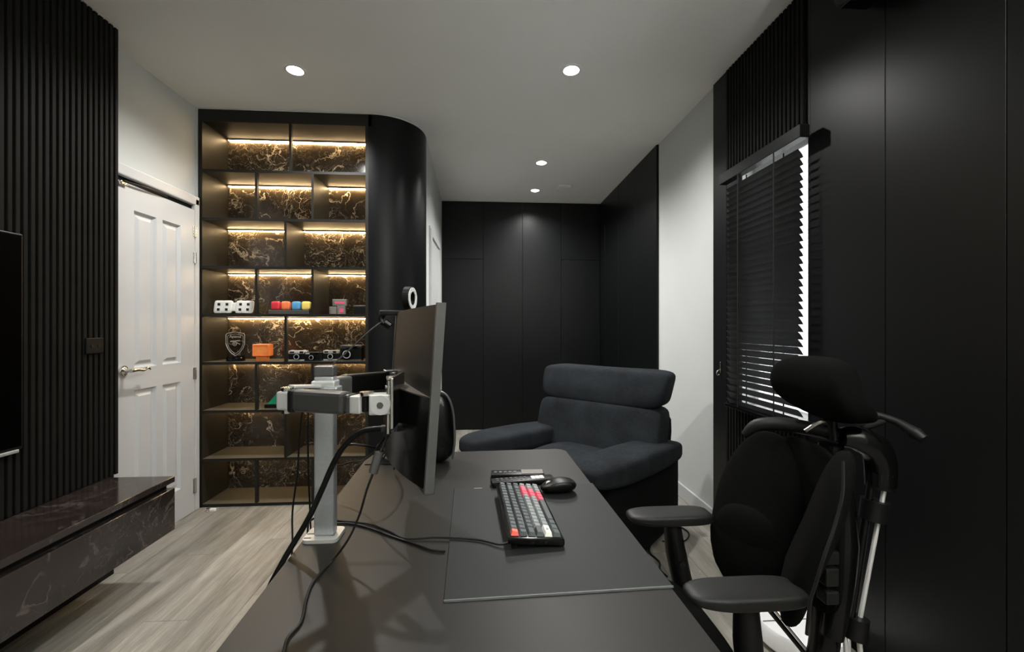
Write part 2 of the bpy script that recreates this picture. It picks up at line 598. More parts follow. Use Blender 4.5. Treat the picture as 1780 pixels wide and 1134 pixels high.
up = obj('slat', B(-0.009, 0.009, -0.0085, 0.0085, WZ1 + 0.0, H - 0.002, bev=0.0015, seg=1), 'slat', wr)
lo = obj('slat', B(-0.009, 0.009, -0.0085, 0.0085, 0.0, WZ0 - 0.0, bev=0.0015, seg=1), 'slat', wr)
ns = 22
for i in range(ns):
    y = 1.802 + i * (2.385 - 1.802) / (ns - 1)
    for src in (up, lo):
        if i == 0:
            src.location = (XR - 0.013, y, 0)
        else:
            link_copy(src, (XR - 0.013, y, 0))
# flush panels, right wall beyond the white strip
for y0, y1 in [(3.40, 3.90), (3.90, 4.40), (4.40, 4.90), (4.90, 5.10)]:
    panel(y0, y1)
obj('backing_panel', B(XR - 0.003, XR, 3.40, YF, 0, H - 0.002), 'black_gap', wr)
# back wall panels
xs = [-0.50, -0.007, 0.464, 0.934, 1.411]
for i in range(4):
    g = 0.0015
    for z0, z1 in ((0.0, 2.041), (2.041, H - 0.002)):
        if i in (1, 2) and z0 == 0.0:
            z1 = H - 0.002
        elif i in (1, 2):
            continue
        obj('panel', B(xs[i] + g, xs[i + 1] - g, YF - 0.018, YF, z0 + g, z1 - g, bev=0.0012, seg=1), 'black_panel', wb)
obj('backing_panel', B(-0.5, XR, YF - 0.003, YF, 0, H - 0.002), 'black_gap', wb)

# window
win = struct(obj('window_1', B(XR + 0.085, XR + 0.091, WY0 + 0.03, WY1 - 0.03, WZ0 + 0.03, WZ1 - 0.03), 'glass'))
bm = bmesh.new()
for a in [(WY0, WY0 + 0.035, WZ0, WZ1), (WY1 - 0.035, WY1, WZ0, WZ1), (WY0 + .035, WY1 - .035, WZ0, WZ0 + 0.035), (WY0 + .035, WY1 - .035, WZ1 - 0.035, WZ1)]:
    bx(bm, XR + 0.07, XR + 0.105, *a, bev=0.003, seg=1)
obj('window_frame', bm, 'sill', win)
obj('window_sill', B(XR - 0.02, XR + 0.08, WY0, WY1, WZ0 - 0.012, WZ0 + 0.003, bev=0.002, seg=1), 'sill', win)

# ------------------------------------------------------------------ door on the left wall
DX = XL
door = struct(bpy.data.objects.new('door_1', None))
COL.objects.link(door)
door.location = (DX, 2.66, 0)
dy0, dy1, dh = 2.345, 2.978, 2.045
def door_leaf():
    bm = bmesh.new()
    # leaf as stiles and rails with sunk panels
    t0, t1 = DX + 0.004, DX + 0.030
    ys = [dy0, 2.487, 2.650, 2.697, 2.852, dy1]
    zs = [0.004, 0.20, 0.885, 1.006, 1.880, dh - 0.03]
    for a, b_ in ((0, 1), (2, 3), (4, 5)):
        bx(bm, t0, t1, ys[a], ys[b_], zs[0], zs[-1])
    for a, b_ in ((0, 1), (2, 3), (4, 5)):
        for c, d in ((1, 2), (3, 4)):
            bx(bm, t0, t1, ys[c], ys[d], zs[a], zs[b_])
    return bm, ys, zs
bm, ys, zs = door_leaf()
leaf = obj('door_leaf', bm, 'door', door, world=True)
for c, d in ((1, 2), (3, 4)):
    for a, b_ in ((1, 2), (3, 4)):
        bm = bmesh.new()
        y0, y1, z0, z1 = ys[c], ys[d], zs[a], zs[b_]
        # moulded raised panel: sloped rim then raised field
        def ring(x, ins):
            return [bm.verts.new((x, yy, zz)) for yy, zz in ((y0 + ins, z0 + ins), (y1 - ins, z0 + ins), (y1 - ins, z1 - ins), (y0 + ins, z1 - ins))]
        R_ = [ring(DX + 0.030, 0.0), ring(DX + 0.014, 0.012), ring(DX + 0.014, 0.022), ring(DX + 0.025, 0.040)]
        for i in range(3):
            for j in range(4):
                bm.faces.new((R_[i][j], R_[i][(j + 1) % 4], R_[i + 1][(j + 1) % 4], R_[i + 1][j]))
        bm.faces.new(R_[-1])
        obj('door_panel', bm, 'door', leaf, world=True)
# architrave
bm = bmesh.new()
prof = [(0.0, 0.02), (0.03, 0.03), (0.055, 0.02)]
bx(bm, DX, DX + 0.034, dy1 + 0.006, 3.028, 0, dh + 0.05, bev=0.006)
bx(bm, DX, DX + 0.034, 2.270, dy0 - 0.004, 0, dh + 0.05, bev=0.006)
bx(bm, DX, DX + 0.034, 2.270, 3.028, dh + 0.004, dh + 0.068, bev=0.008)
obj('door_frame', bm, 'door', door, world=True)
obj('door_gap', B(DX, DX + 0.008, dy0 - 0.004, dy1 + 0.006, dh - 0.03, dh + 0.004), 'black_gap', door, world=True)
for z0, z1 in [(1.835, 1.905), (1.66, 1.73), (0.885, 0.962), (0.125, 0.222)]:
    bm = bmesh.new()
    cyl(bm, (DX + 0.036, dy1 + 0.002, z0), (DX + 0.036, dy1 + 0.002, z1), 0.006, 10)
    for k in range(1, 4):
        zz = z0 + (z1 - z0) * k / 4
        cyl(bm, (DX + 0.036, dy1 + 0.002, zz - .0015), (DX + 0.036, dy1 + 0.002, zz + .0015), 0.0072, 10)
    bx(bm, DX + 0.029, DX + 0.033, dy1 - 0.014, dy1 + 0.002, z0, z1)
    obj('hinge', bm, 'chrome', door, True, world=True)
# lever handle
hb = bmesh.new()
hy, hz = 2.412, 1.0
cyl(hb, (DX + 0.030, hy, hz), (DX + 0.040, hy, hz), 0.027, 24)
cyl(hb, (DX + 0.040, hy, hz), (DX + 0.048, hy, hz), 0.022, 24, 0.012)
cyl(hb, (DX + 0.048, hy, hz), (DX + 0.085, hy, hz), 0.010, 14)
handle = obj('door_handle', hb, 'chrome', door, True, world=True)
obj('lever', T([(DX + 0.082, hy - 0.012, hz), (DX + 0.086, hy + 0.03, hz + 0.002), (DX + 0.084, hy + 0.07, hz - 0.004), (DX + 0.082, hy + 0.10, hz + 0.006), (DX + 0.080, hy + 0.122, hz - 0.004)], [0.011, 0.009, 0.008, 0.0075, 0.005], n=10), 'chrome', handle, True, world=True)
# door closer arm seen at the head of the door
cl = thing('door_closer', 'small dark metal door closer arm along the top of the white door', 'door closer', (DX + 0.03, 2.42, 2.03))
obj('closer_body', B(DX + 0.030, DX + 0.046, 2.385, 2.428, 1.992, 2.014, bev=0.004), 'chrome', cl, world=True)
obj('closer_arm', T([(DX + 0.045, 2.40, 2.013), (DX + 0.052, 2.55, 2.024), (DX + 0.040, 2.72, 2.030)], 0.005, n=8), 'black_metal', cl, True, world=True)

# door in the passage wall (white frame, slim view)
d2 = struct(bpy.data.objects.new('door_2', None))
COL.objects.link(d2)
d2.location = (-0.46, 4.0, 0)
bm = bmesh.new()
sk = -(0.048 / (YF - 3.385))
def xw(y):
    return -0.452 + sk * (y - 3.385)
for y0, y1, z0, z1 in [(3.60, 3.665, 0, 2.06), (4.34, 4.405, 0, 2.06), (3.60, 4.405, 2.02, 2.085)]:
    vs = bx(bm, 0, 0.028, y0, y1, z0, z1, bev=0.005)
    bmesh.ops.translate(bm, verts=vs, vec=(xw((y0 + y1) / 2) - 0.004, 0, 0))
obj('door_frame', bm, 'door', d2, world=True)
obj('door_leaf', B(xw(4.0) - 0.01, xw(4.0) + 0.010, 3.668, 4.337, 0.004, 2.018), 'door', d2, world=True)

# ------------------------------------------------------------------ downlights
def downlight(cx, cy, label, power, group='recessed ceiling downlights'):
    t = thing('ceiling_downlight', label, 'downlight', (cx, cy, H), 0, group)
    bm = bmesh.new()
    lathe(bm, [(HR - 0.001, -0.0035), (0.062, -0.0035), (0.063, -0.0015), (0.063, 0.0), (HR - 0.001, 0.0)], n=36, closed=True)
    obj('trim_ring', bm, 'white_plastic', t, True)
    bm = bmesh.new()
    n = 32
    lathe(bm, [(HR, 0.0), (HR - 0.002, 0.032), (HR - 0.010, 0.036), (0.0001, 0.0365)], n=n, cap=False)
    obj('reflector_can', bm, 'white_gloss', t, True)
    bm = bmesh.new()
    lathe(bm, [(0.0001, 0.0225), (0.036, 0.0225), (0.038, 0.026), (0.038, 0.031), (0.0001, 0.031)], n=n)
    obj('lamp', bm, 'lamp', t, True)
    ld = bpy.data.lights.new('downlight_beam', 'SPOT')
    ld.energy = power
    ld.color = (1.0, 0.99, 0.96)
    ld.spot_size = math.radians(150)
    ld.spot_blend = 0.9
    ld.shadow_soft_size = 0.035
    lo_ = bpy.data.objects.new('downlight_beam', ld)
    COL.objects.link(lo_)
    lo_.location = (cx, cy, H - 0.006)
for (cx, cy), lb in zip(DL, ['round recessed downlight over the white door and display shelves', 'round recessed downlight above the recliner and desk, right of the shelves', 'upper of the two close downlights before the black panel wall', 'farthest small downlight beside the smoke detector']):
    downlight(cx, cy, lb, DOWN_POWER)
for (cx, cy), lb in zip(DLB, ['round downlight behind the viewer over the left side', 'round downlight behind the viewer over the desk', 'rearmost round downlight on the left', 'rearmost round downlight on the right']):
    downlight(cx, cy, lb, BACK_POWER)

# uplighter added out of view behind the camera, as fill for the ceiling
UL = thing('added_uplighter', 'added black floor uplighter behind the viewer, brightening the ceiling', 'lamp', (0.95, -0.75, 0))
bm = bmesh.new()
lathe(bm, [(0.001, 0), (0.14, 0), (0.14, 0.012), (0.02, 0.025), (0.012, 0.04), (0.012, 1.66), (0.001, 1.66)], n=28)
obj('pole', bm, 'black_metal', UL, True)
bm = bmesh.new()
lathe(bm, [(0.02, 1.65), (0.10, 1.70), (0.15, 1.78), (0.147, 1.78), (0.098, 1.705), (0.02, 1.656)], n=32, closed=True)
obj('lamp_shade', bm, 'white_gloss', UL, True)
ld = bpy.data.lights.new('ceiling_fill_beam', 'SPOT')
ld.energy = CEILING_FILL_POWER
ld.color = (1.0, 0.98, 0.95)
ld.spot_size = math.radians(150); ld.spot_blend = 0.6; ld.shadow_soft_size = 0.06
lo_ = bpy.data.objects.new('ceiling_fill_beam', ld)
COL.objects.link(lo_)
lo_.location = (0.95, -0.75, 1.79)
lo_.rotation_euler = (PI, 0, 0)

sd = thing('smoke_detector', 'small white rectangular detector on the ceiling beside the far downlight', 'detector', (0.856, 4.47, H))
obj('body', B(-0.07, 0.07, -0.05, 0.05, -0.026, 0.0, bev=0.007), 'white_plastic', sd)
obj('cover', B(-0.055, 0.055, -0.037, 0.037, -0.031, -0.025, bev=0.004), 'white_plastic', sd)

# ------------------------------------------------------------------ built-in display shelving
SY, SB = 3.04, 3.335
sx0, sx1, sxr = -1.945, -0.827, -0.785
SH = thing('display_shelving', 'tall black built-in shelving with lit gold-veined marble backs and curved end', 'shelving', (-1.3, 3.2, 0))
zb = [2.305, 1.973, 1.642, 1.314, 0.984, 0.653, 0.322, 0.012]
tb = 0.018
obj('side_panel', B(sx0, sx0 + 0.026, SY + 0.003, SB + .02, 0.0, H - 0.002), 'shelf', SH, world=True)
obj('edge_band', B(sx0 - 0.0003, sx0 + 0.0262, SY, SY + 0.003, 0.0, H - 0.002), 'shelf_edge', SH, world=True)
obj('header_panel', B(sx0 + .026, sxr, SY, SY + 0.02, 2.640, H - 0.002), 'shelf_edge', SH, world=True)
obj('top_panel', B(sx0 + .026, sx1, SY + 0.02, SB, 2.640, 2.658), 'shelf_edge', SH, world=True)
board = obj('shelf_board', B(sx0 + 0.026, sx1 + 0.01, SY + 0.002, SB, -tb / 2, tb / 2), 'board', SH, world=True)
c0 = board.location.copy()
for i, z in enumerate(zb):
    b_ = board if i == 0 else link_copy(board)
    b_.location = (0, 0, z)
    if i == 0:
        band = obj('edge_band', B(sx0 + 0.026, sx1 + 0.01, SY - 0.0005, SY + 0.002, -tb / 2 - .0003, tb / 2 + .0003), 'shelf_edge', b_)
        band.location = (1.3, -3.2, 0)
    else:
        link_copy(band, parent=b_)
# inner right side of the openings: the closing side of the curved end
obj('inner_side', B(sx1 + 0.0, sx1 + 0.02, SY, SB, 0.003, 2.64), 'shelf', SH, world=True)
# back: one marble sheet per opening
tops = [2.640] + [z - tb / 2 for z in zb[:-1]]
bots = [z + tb / 2 for z in zb]
rows = [[('post', -1.338)], [('post', -1.565), ('div', -1.187)], [('div', -1.369)], [('post', -1.565), ('div', -1.187)],
        [('post', -1.369)], [('post', -1.565), ('div', -1.187)], [('div', -1.369)], [('post', -1.565), ('div', -1.187)]]
xa, xb_ = sx0 + 0.026, sx1
for r, (zt, zo, row) in enumerate(zip(tops, bots, rows)):
    edges = [xa] + [x for _, x in row] + [xb_]
    for kind, x in row:
        if kind == 'div':
            dv = obj('divider', B(x - 0.008, x + 0.008, SY + 0.004, SB, zo, zt), 'shelf', SH, world=True)
            obj('edge_band', B(x - 0.0082, x + 0.0082, SY + 0.001, SY + 0.004, zo, zt), 'shelf_edge', dv, world=True)
        else:
            obj('front_post', B(x - 0.008, x + 0.008, SY + 0.002, SY + 0.026, zo, zt), 'shelf_edge', SH, world=True)
    # marble behind, cut where dividers stand; LED profile under the board above
    cuts = [xa] + [x for k, x in row if k == 'div'] + [xb_]
    for a, b_ in zip(cuts[:-1], cuts[1:]):
        obj('back_panel', B(a + .002, b_ - .002, SB, SB + 0.012, zo - 0.01, zt + 0.01), 'shelf_marble', SH, world=True)
        ch = obj('led_channel', B(a + 0.010, b_ - 0.010, SB - 0.022, SB - 0.004, zt - 0.009, zt), 'silver_paint', SH, world=True)
        obj('led_strip', B(a + 0.012, b_ - 0.012, SB - 0.019, SB - 0.006, zt - 0.0115, zt - 0.0088), 'led_%d' % r, ch, world=True)
# curved end: thick quarter-round shell from the openings to the passage wall
bm = bmesh.new()
R1 = 0.333
cx_, cy_ = sxr, SY + R1
outer = [(sx1 + 0.02, SY)]
for i in range(25):
    a = -PI / 2 + (PI / 2) * i / 24
    outer.append((cx_ + R1 * math.cos(a), cy_ + R1 * math.sin(a)))
outer.append((cx_ + R1, 3.39))
inner = [(x, y) for x, y in [(cx_ + R1 - 0.02, 3.39)]]
for i in range(25):
    a = -(PI / 2) * i / 24
    inner.append((cx_ + (R1 - 0.02) * math.cos(a), cy_ + (R1 - 0.02) * math.sin(a)))
inner.append((sx1 + 0.02, SY + 0.02))
prism(bm, outer + inner, 0, H - 0.002)
obj('curved_end', bm, 'black_panel', SH, True, world=True)
# slim white ceiling trim following the top of the unit
bm = bmesh.new()
pts = [(sx0, SY - 0.004, H - 0.004)] + [(x, y - 0.002, H - 0.004) for x, y in outer[1:]]
tube(bm, pts, 0.004, n=6, smooth=False)
struct(obj('trim_1', bm, 'wall', None, True))
struct(obj('trim_2', B(XL, XL + 0.014, 3.03, 3.06, 0, H), 'door'))

# ------------------------------------------------------------------ things on the shelves
def text_obj(body, size, mat, parent, loc, rot, extrude=0.0006, name='lettering'):
    cu = bpy.data.curves.new(name, 'FONT')
    cu.body = body
    cu.size = size
    cu.extrude = extrude
    cu.align_x = 'CENTER'; cu.align_y = 'CENTER'
    cu.materials.append(M[mat])
    o = bpy.data.objects.new(name, cu)
    COL.objects.link(o)
    o.parent = parent
    o.rotation_euler = rot
    me = bpy.data.meshes.new_from_object(o.evaluated_get(bpy.context.evaluated_depsgraph_get()))
    bpy.data.objects.remove(o)
    me.name = name
    o = bpy.data.objects.new(name, me)
    COL.objects.link(o)
    o.parent = parent
    o.location = loc
    o.rotation_euler = rot
    return o

z4 = zb[3] + tb / 2
z5 = zb[4] + tb / 2
z6 = zb[5] + tb / 2
yS = 3.13
# digital clock: four figure blocks, all segments showing
ck = thing('digital_clock', 'white LED digital clock showing rounded figures on the fourth shelf', 'clock', (-1.765, yS, z4))
def fig(x):
    bm = bmesh.new()
    def sh(w, q):
        return Vector((w.x + 0.12 * w.z, w.y, w.z))
    sbox(bm, (x, 0, 0.052), (0.034, 0.009, 0.045), 6, 6, sh)
    return bm
for x in (-0.094, -0.040, 0.052, 0.104):
    f = obj('digit', fig(x), 'clock_glow', ck, True)
    for zz in (0.033, 0.070):
        sx_ = x + 0.12 * (zz - 0.052)
        obj('window', B(sx_ - 0.009, sx_ + 0.009, -0.0105, -0.004, zz - 0.009, zz + 0.009), 'dark_ink', f)
obj('colon_plate', B(-0.012, 0.026, -0.006, 0.007, 0.022, 0.082, bev=0.004), 'clock_glow', ck)
for x in (-0.05, 0.06):
    obj('stand_foot', T([(x, 0.02, 0.003), (x, 0.0, 0.008), (x, -0.02, 0.003)], 0.003, n=8), 'black_plastic', ck, True)

# row of plain coloured blocks on a slate base (a generic stand-in)
rb = thing('block_lamp', 'row of red, orange, blue and yellow rounded blocks on a slate base', 'lamp', (-1.375, yS, z4))
obj('base', B(-0.137, 0.14, -0.03, 0.03, 0, 0.030, bev=0.003), 'grey_plastic', rb)
for x, m in ((-0.098, 'red'), (-0.028, 'orange'), (0.044, 'blue'), (0.112, 'yellow')):
    bm = bmesh.new()
    sbox(bm, (x, 0, 0.030 + 0.031), (0.030, 0.018, 0.031), 5, 5)
    obj('block', bm, m, rb, True)

# grey game cartridges
gc = thing('game_cartridge_stack', 'small stack of grey game cartridges with pink labels, right of the coloured blocks', 'cartridges', (-1.03, yS, z4))
for nm, a in (('cartridge', (-0.065, -0.015, -0.03, 0.0, 0, 0.055)), ('cartridge', (-0.012, 0.045, -0.03, 0.0, 0, 0.06)), ('cartridge', (-0.045, 0.055, -0.025, 0.005, 0.061, 0.108))):
    c = obj(nm, B(*a, bev=0.003), 'cart_grey', gc)
    x0, x1, y0, y1, q0, q1 = a
    if nm and x0 > -0.05:
        obj('sticker', B(x0 + 0.018, x1 - 0.012, y0 - 0.0012, y0, q0 + 0.014, q1 - 0.018), 'pink', c)
    for k in range(4):
        obj('ridge', B(x0 + 0.004, x0 + 0.011, y0 - 0.001, y0, q0 + 0.008 + k * 0.01, q0 + 0.012 + k * 0.01), 'grey_plastic', c)
bb = thing('small_black_box', 'small black box in the corner right of the game cartridges', 'box', (-0.885, yS + 0.02, z4))
obj('box_body', B(-0.045, 0.045, -0.03, 0.03, 0, 0.055, bev=0.003), 'black_plastic', bb)
obj('box_lid', B(-0.047, 0.047, -0.032, 0.032, 0.055, 0.066, bev=0.003), 'grey_plastic', bb)

# clear shield trophy
tr = thing('shield_trophy', 'clear engraved football shield trophy on a round black base', 'trophy', (-1.748, yS, z5))
bm = bmesh.new()
lathe(bm, [(0.001, 0), (0.058, 0), (0.058, 0.022), (0.052, 0.026), (0.052, 0.036), (0.001, 0.036)], n=32)
obj('base', bm, 'gloss_black', tr, True)
half = [(0.0, 0.0), (0.030, 0.022), (0.052, 0.052), (0.064, 0.085), (0.064, 0.150), (0.055, 0.160), (0.03, 0.164), (0.0, 0.170)]
outl = half + [(-x, z) for x, z in half[::-1][1:-1]]
bm = bmesh.new()
prism(bm, outl, -0.006, 0.006, Matrix.Translation((0, 0, 0.036)) @ Matrix.Rotation(PI / 2, 4, 'X'))
shd = obj('shield', bm, 'acrylic', tr)
def frame_tube(sc, r):
    pts = [Vector((x * sc, -0.0065, 0.036 + 0.088 + (z - 0.088) * sc)) for x, z in outl]
    return T(pts + [pts[0]], r, n=6, smooth=False)
obj('engraved_border', frame_tube(0.99, 0.0022), 'silver_paint', shd)
obj('engraved_border', frame_tube(0.82, 0.0012), 'silver_paint', shd)
text_obj('Arsenal', 0.026, 'silver_paint', shd, (0, -0.0068, 0.172), (PI / 2, 0, 0), name='engraved_text')
# engraved gun on wheels
bm = bmesh.new()
tube(bm, [(-0.032, -0.0068, 0.138), (0.030, -0.0068, 0.144)], [0.005, 0.0035], n=8, smooth=False)
tube(bm, [(0.0, -0.0068, 0.134), (0.032, -0.0068, 0.118)], 0.0025, n=6, smooth=False)
ringp = [(-0.004 + 0.014 * math.cos(a * PI / 6), -0.0068, 0.122 + 0.014 * math.sin(a * PI / 6)) for a in range(13)]
tube(bm, ringp, 0.0018, n=6, smooth=False)
for a in range(4):
    cx1, cz1 = 0.013 * math.cos(a * PI / 4), 0.013 * math.sin(a * PI / 4)
    tube(bm, [(-0.004 - cx1, -0.0068, 0.122 - cz1), (-0.004 + cx1, -0.0068, 0.122 + cz1)], 0.0008, n=5, smooth=False)
obj('engraved_cannon', bm, 'silver_paint', shd)

# plain orange cube on a foot
oc = thing('orange_cube_ornament', 'orange cube ornament on a small square foot beside the clear trophy', 'ornament', (-1.563, yS, z5), 0.12)
obj('foot', B(-0.036, 0.034, -0.03, 0.03, 0, 0.034, bev=0.003), 'tan_orange', oc)
cb = obj('cube', B(-0.054, 0.054, -0.045, 0.045, 0.034, 0.120, bev=0.006), 'tan_orange', oc)
bm = bmesh.new()
for a in [(-0.048, 0.048, 0.110, 0.116), (-0.048, 0.048, 0.038, 0.044), (-0.050, -0.044, 0.044, 0.110), (0.044, 0.050, 0.044, 0.110)]:
    bx(bm, a[0], a[1], -0.0475, -0.0445, a[2], a[3])
obj('front_border', bm, 'orange', cb)
for x in (-0.034, 0.034):
    for z in (0.052, 0.102):
        obj('corner_stud', B(x - .004, x + .004, -0.0475, -0.0445, z - .004, z + .004), 'tan_orange', cb)

# cameras
def film_camera(x, w, h, top, label, rz=0.0, y=yS, lens_x=0.0, d=0.045, zt=0.3):
    t = thing('film_camera', label, 'camera', (x, y, z5), rz, 'old film cameras on the fifth shelf')
    obj('body', B(-w / 2, w / 2, -d / 2, d / 2, 0.008, h * (1 - zt), bev=0.004), 'black_plastic', t)
    tp = obj('top_plate', B(-w / 2, w / 2, -d / 2 - 0.001, d / 2 + 0.001, h * (1 - zt), h, bev=0.003), top, t)
    obj('base_plate', B(-w / 2, w / 2, -d / 2 - 0.001, d / 2 + 0.001, 0, 0.009, bev=0.002), top, t)
    bm = bmesh.new()
    cyl(bm, (lens_x, -d / 2, h * 0.42), (lens_x, -d / 2 - 0.022, h * 0.42), h * 0.30, 24)
    l = obj('lens_barrel', bm, 'gloss_black', t, True)
    obj('lens_ring', C((lens_x, -d / 2 - 0.018, h * 0.42), (lens_x, -d / 2 - 0.0235, h * 0.42), h * 0.26, 24), 'silver_paint', l, True)
    obj('front_glass', C((lens_x, -d / 2 - 0.020, h * 0.42), (lens_x, -d / 2 - 0.0245, h * 0.42), h * 0.2, 24), 'lens', l, True)
    obj('viewfinder', B(w * 0.12, w * 0.32, -d / 2 - 0.003, -d / 2, h * 0.78, h * 0.93), 'lens', tp)
    obj('flash_window', B(-w * 0.42, -w * 0.18, -d / 2 - 0.003, -d / 2, h * 0.78, h * 0.93), 'silver_paint' if top == 'black_plastic' else 'dark_ink', tp)
    bm = bmesh.new()
    cyl(bm, (w * 0.33, 0, h), (w * 0.33, 0, h + 0.005), 0.008, 14)
    cyl(bm, (-w * 0.33, 0, h), (-w * 0.33, 0, h + 0.004), 0.010, 14)
    obj('dial', bm, top, t, True)
    return t
film_camera(-1.318, 0.122, 0.072, 'silver_paint', 'silver-topped film camera standing leftmost on the fifth shelf', 0.08)
film_camera(-1.203, 0.118, 0.062, 'black_plastic', 'all-black compact camera between two silver-topped cameras', -0.06, y=yS - 0.02)
film_camera(-1.092, 0.110, 0.072, 'silver_paint', 'silver-topped film camera between the compact and the box camera', 0.05, y=yS + 0.02)
film_camera(-0.945, 0.150, 0.110, 'grey_plastic', 'largest black box camera, nearest the curved end', -0.05, y=yS, lens_x=-0.02, d=0.06, zt=0.12)

gs = thing('green_ornament', 'small green and black triangular ornament behind the monitor arm', 'ornament', (-1.478, yS, z6))
obj('base', B(-0.062, 0.062, -0.03, 0.03, 0, 0.026, bev=0.003), 'black_plastic', gs)
bm = bmesh.new()
prism(bm, [(-0.05, 0.026), (0.052, 0.026), (0.052, 0.095), (0.01, 0.095)], -0.012, 0.012, Matrix.Rotation(PI / 2, 4, 'X'))
obj('green_wedge', bm, 'green', gs)

# door stop on the floor
ds = thing('door_stop', 'tiny clear and metal door stop on the floor before the shelves', 'door stop', (-1.84, 2.975, 0))
bm = bmesh.new()
lathe(bm, [(0.001, 0), (0.016, 0), (0.016, 0.004), (0.008, 0.008), (0.008, 0.016), (0.011, 0.020), (0.001, 0.022)], n=20)
obj('post', bm, 'chrome', ds, True)
obj('pad', B(0.012, 0.05, -0.01, 0.01, 0, 0.018, bev=0.004), 'white_plastic', ds)

# ------------------------------------------------------------------ floating cabinet
FC = thing('floating_media_cabinet', 'long floating cabinet in polished dark brown marble below the slatted wall', 'cabinet', (-1.7, 1.2, 0.24))
cy0, cy1 = -0.6, 2.205
obj('top_slab', B(SX + 0.002, -1.52, cy0, cy1, 0.472, 0.500, bev=0.0015, seg=1), 'cabinet_marble', FC, world=True)
obj('carcass', B(SX + 0.002, -1.56, cy0, cy1 - 0.012, 0.245, 0.472), 'black_gap', FC, world=True)
for a, b_ in ((1.30, cy1), (0.38, 1.297), (cy0, 0.377)):
    obj('drawer_front', B(-1.56, -1.52, a, b_, 0.238, 0.443, bev=0.0015, seg=1), 'cabinet_marble', FC, world=True)
obj('end_panel', B(SX + 0.002, -1.56, cy1 - 0.012, cy1, 0.238, 0.470), 'cabinet_marble', FC, world=True)
obj('handle_channel', B(-1.556, -1.545, cy0, cy1 - 0.02, 0.444, 0.470), 'black_gap', FC, world=True)

# television
TV = thing('wall_television', 'black flat television mounted on the black slatted wall', 'television', (-1.80, 1.05, 1.18))
obj('housing', B(SX, -1.795, 0.33, 1.785, 0.762, 1.598, bev=0.004), 'black_plastic', TV, world=True)
obj('screen', B(-1.796, -1.793, 0.338, 1.777, 0.775, 1.590), 'tv', TV, world=True)
obj('bottom_bezel', B(-1.800, -1.789, 0.34, 1.765, 0.752, 0.764, bev=0.001, seg=1), 'steel', TV, world=True)
# socket
so = thing('wall_socket', 'small black double socket plate on the slatted wall near the door', 'socket', (SX, 2.125, 1.147))
obj('plate', B(0, 0.009, -0.045, 0.045, -0.037, 0.037, bev=0.003), 'black_plastic', so)
for y in (-0.014, 0.020):
    obj('rocker', C((0.008, y, 0), (0.011, y, 0), 0.009, 16), 'arm_pad', so, True)

# ------------------------------------------------------------------ venetian blind
BX_ = 1.360
VB = thing('venetian_blind', 'black venetian blind with daylight leaking past its near edge', 'blind', (BX_, 2.02, 2.03))
obj('head_box', B(BX_ - 0.027, BX_ + 0.018, 1.715, 2.335, 2.040, 2.096, bev=0.002, seg=1), 'black_panel', VB, world=True)
by0, by1 = 1.745, 2.292
for y in (1.80, 2.25):
    obj('wall_bracket', B(BX_ + 0.016, XR - 0.004, y - 0.012, y + 0.012, 2.085, 2.094), 'black_metal', VB, world=True)
bm = bmesh.new()
sw, tilt = 0.042, math.radians(54)
N = 5
vt, vb = [], []
for i in range(N + 1):
    s = (i / N - 0.5)
    px = s * sw
    pz = 0.0022 * (1 - (2 * s) ** 2)
    # inner edge (towards the room, -x) up
    x = px * math.cos(tilt) + pz * math.sin(tilt)
    z = -px * math.sin(tilt) + pz * math.cos(tilt)
    for y, lst in ((by0, vt), (by1, vb)):
        lst.append(bm.verts.new((x, y - 2.02, z)))
for i in range(N):
    bm.faces.new((vt[i], vt[i + 1], vb[i + 1], vb[i]))
bmesh.ops.solidify(bm, geom=bm.faces[:], thickness=0.0012)
sl = obj('blind_slat', bm, 'slat_blind' if 'slat_blind' in M else 'gloss_black', VB, True)
for i in range(36):
    s = sl if i == 0 else link_copy(sl)
    z = 1.985 - i * 0.0328 + (0.0 if i < 33 else -0.004 * (i - 32))
    s.location = (0.0, 0, z - 2.03)
obj('bottom_rail', B(BX_ - 0.022, BX_ + 0.022, by0, by1, 0.795, 0.812, bev=0.003), 'gloss_black', VB, world=True)
for y in (1.883, 2.162):
    for x in (BX_ - 0.024, BX_ + 0.024):
        obj('ladder_tape', B(x - 0.0008, x + 0.0008, y - 0.004, y + 0.004, 0.812, 2.04), 'black_gap', VB, world=True)

hk = thing('cord_hook', 'small chrome blind cord hook on the black panel by the window', 'hook', (XR - 0.018, 2.454, 0.99))
obj('hook_plate', B(-0.004, 0, -0.006, 0.006, -0.032, 0.036, bev=0.001, seg=1), 'chrome', hk)
obj('hook_arm', T([(-0.004, 0, -0.010), (-0.020, 0, -0.018), (-0.026, 0, -0.034), (-0.018, 0, -0.044), (-0.010, 0, -0.040)], 0.003, n=8), 'chrome', hk, True)

# black air conditioner high on the right wall
AC = thing('air_conditioner', 'black wall air conditioner cut by the top right edge', 'air conditioner', (XR - 0.12, 1.15, 2.42))
def acf(w, q):
    return Vector((w.x + (0.03 if w.z < 0 else 0.0) * (1 if w.x < 0 else 0) * abs(q.z), w.y, w.z))
bm = bmesh.new()
sbox(bm, (XR - 0.100, 1.07, 2.525), (0.082, 0.42, 0.145), 9, 8, acf)
obj('housing', bm, 'black_plastic', AC, True, world=True)
obj('air_flap', B(XR - 0.16, XR - 0.06, 0.70, 1.44, 2.374, 2.382, bev=0.002, seg=1), 'gloss_black', AC, world=True)

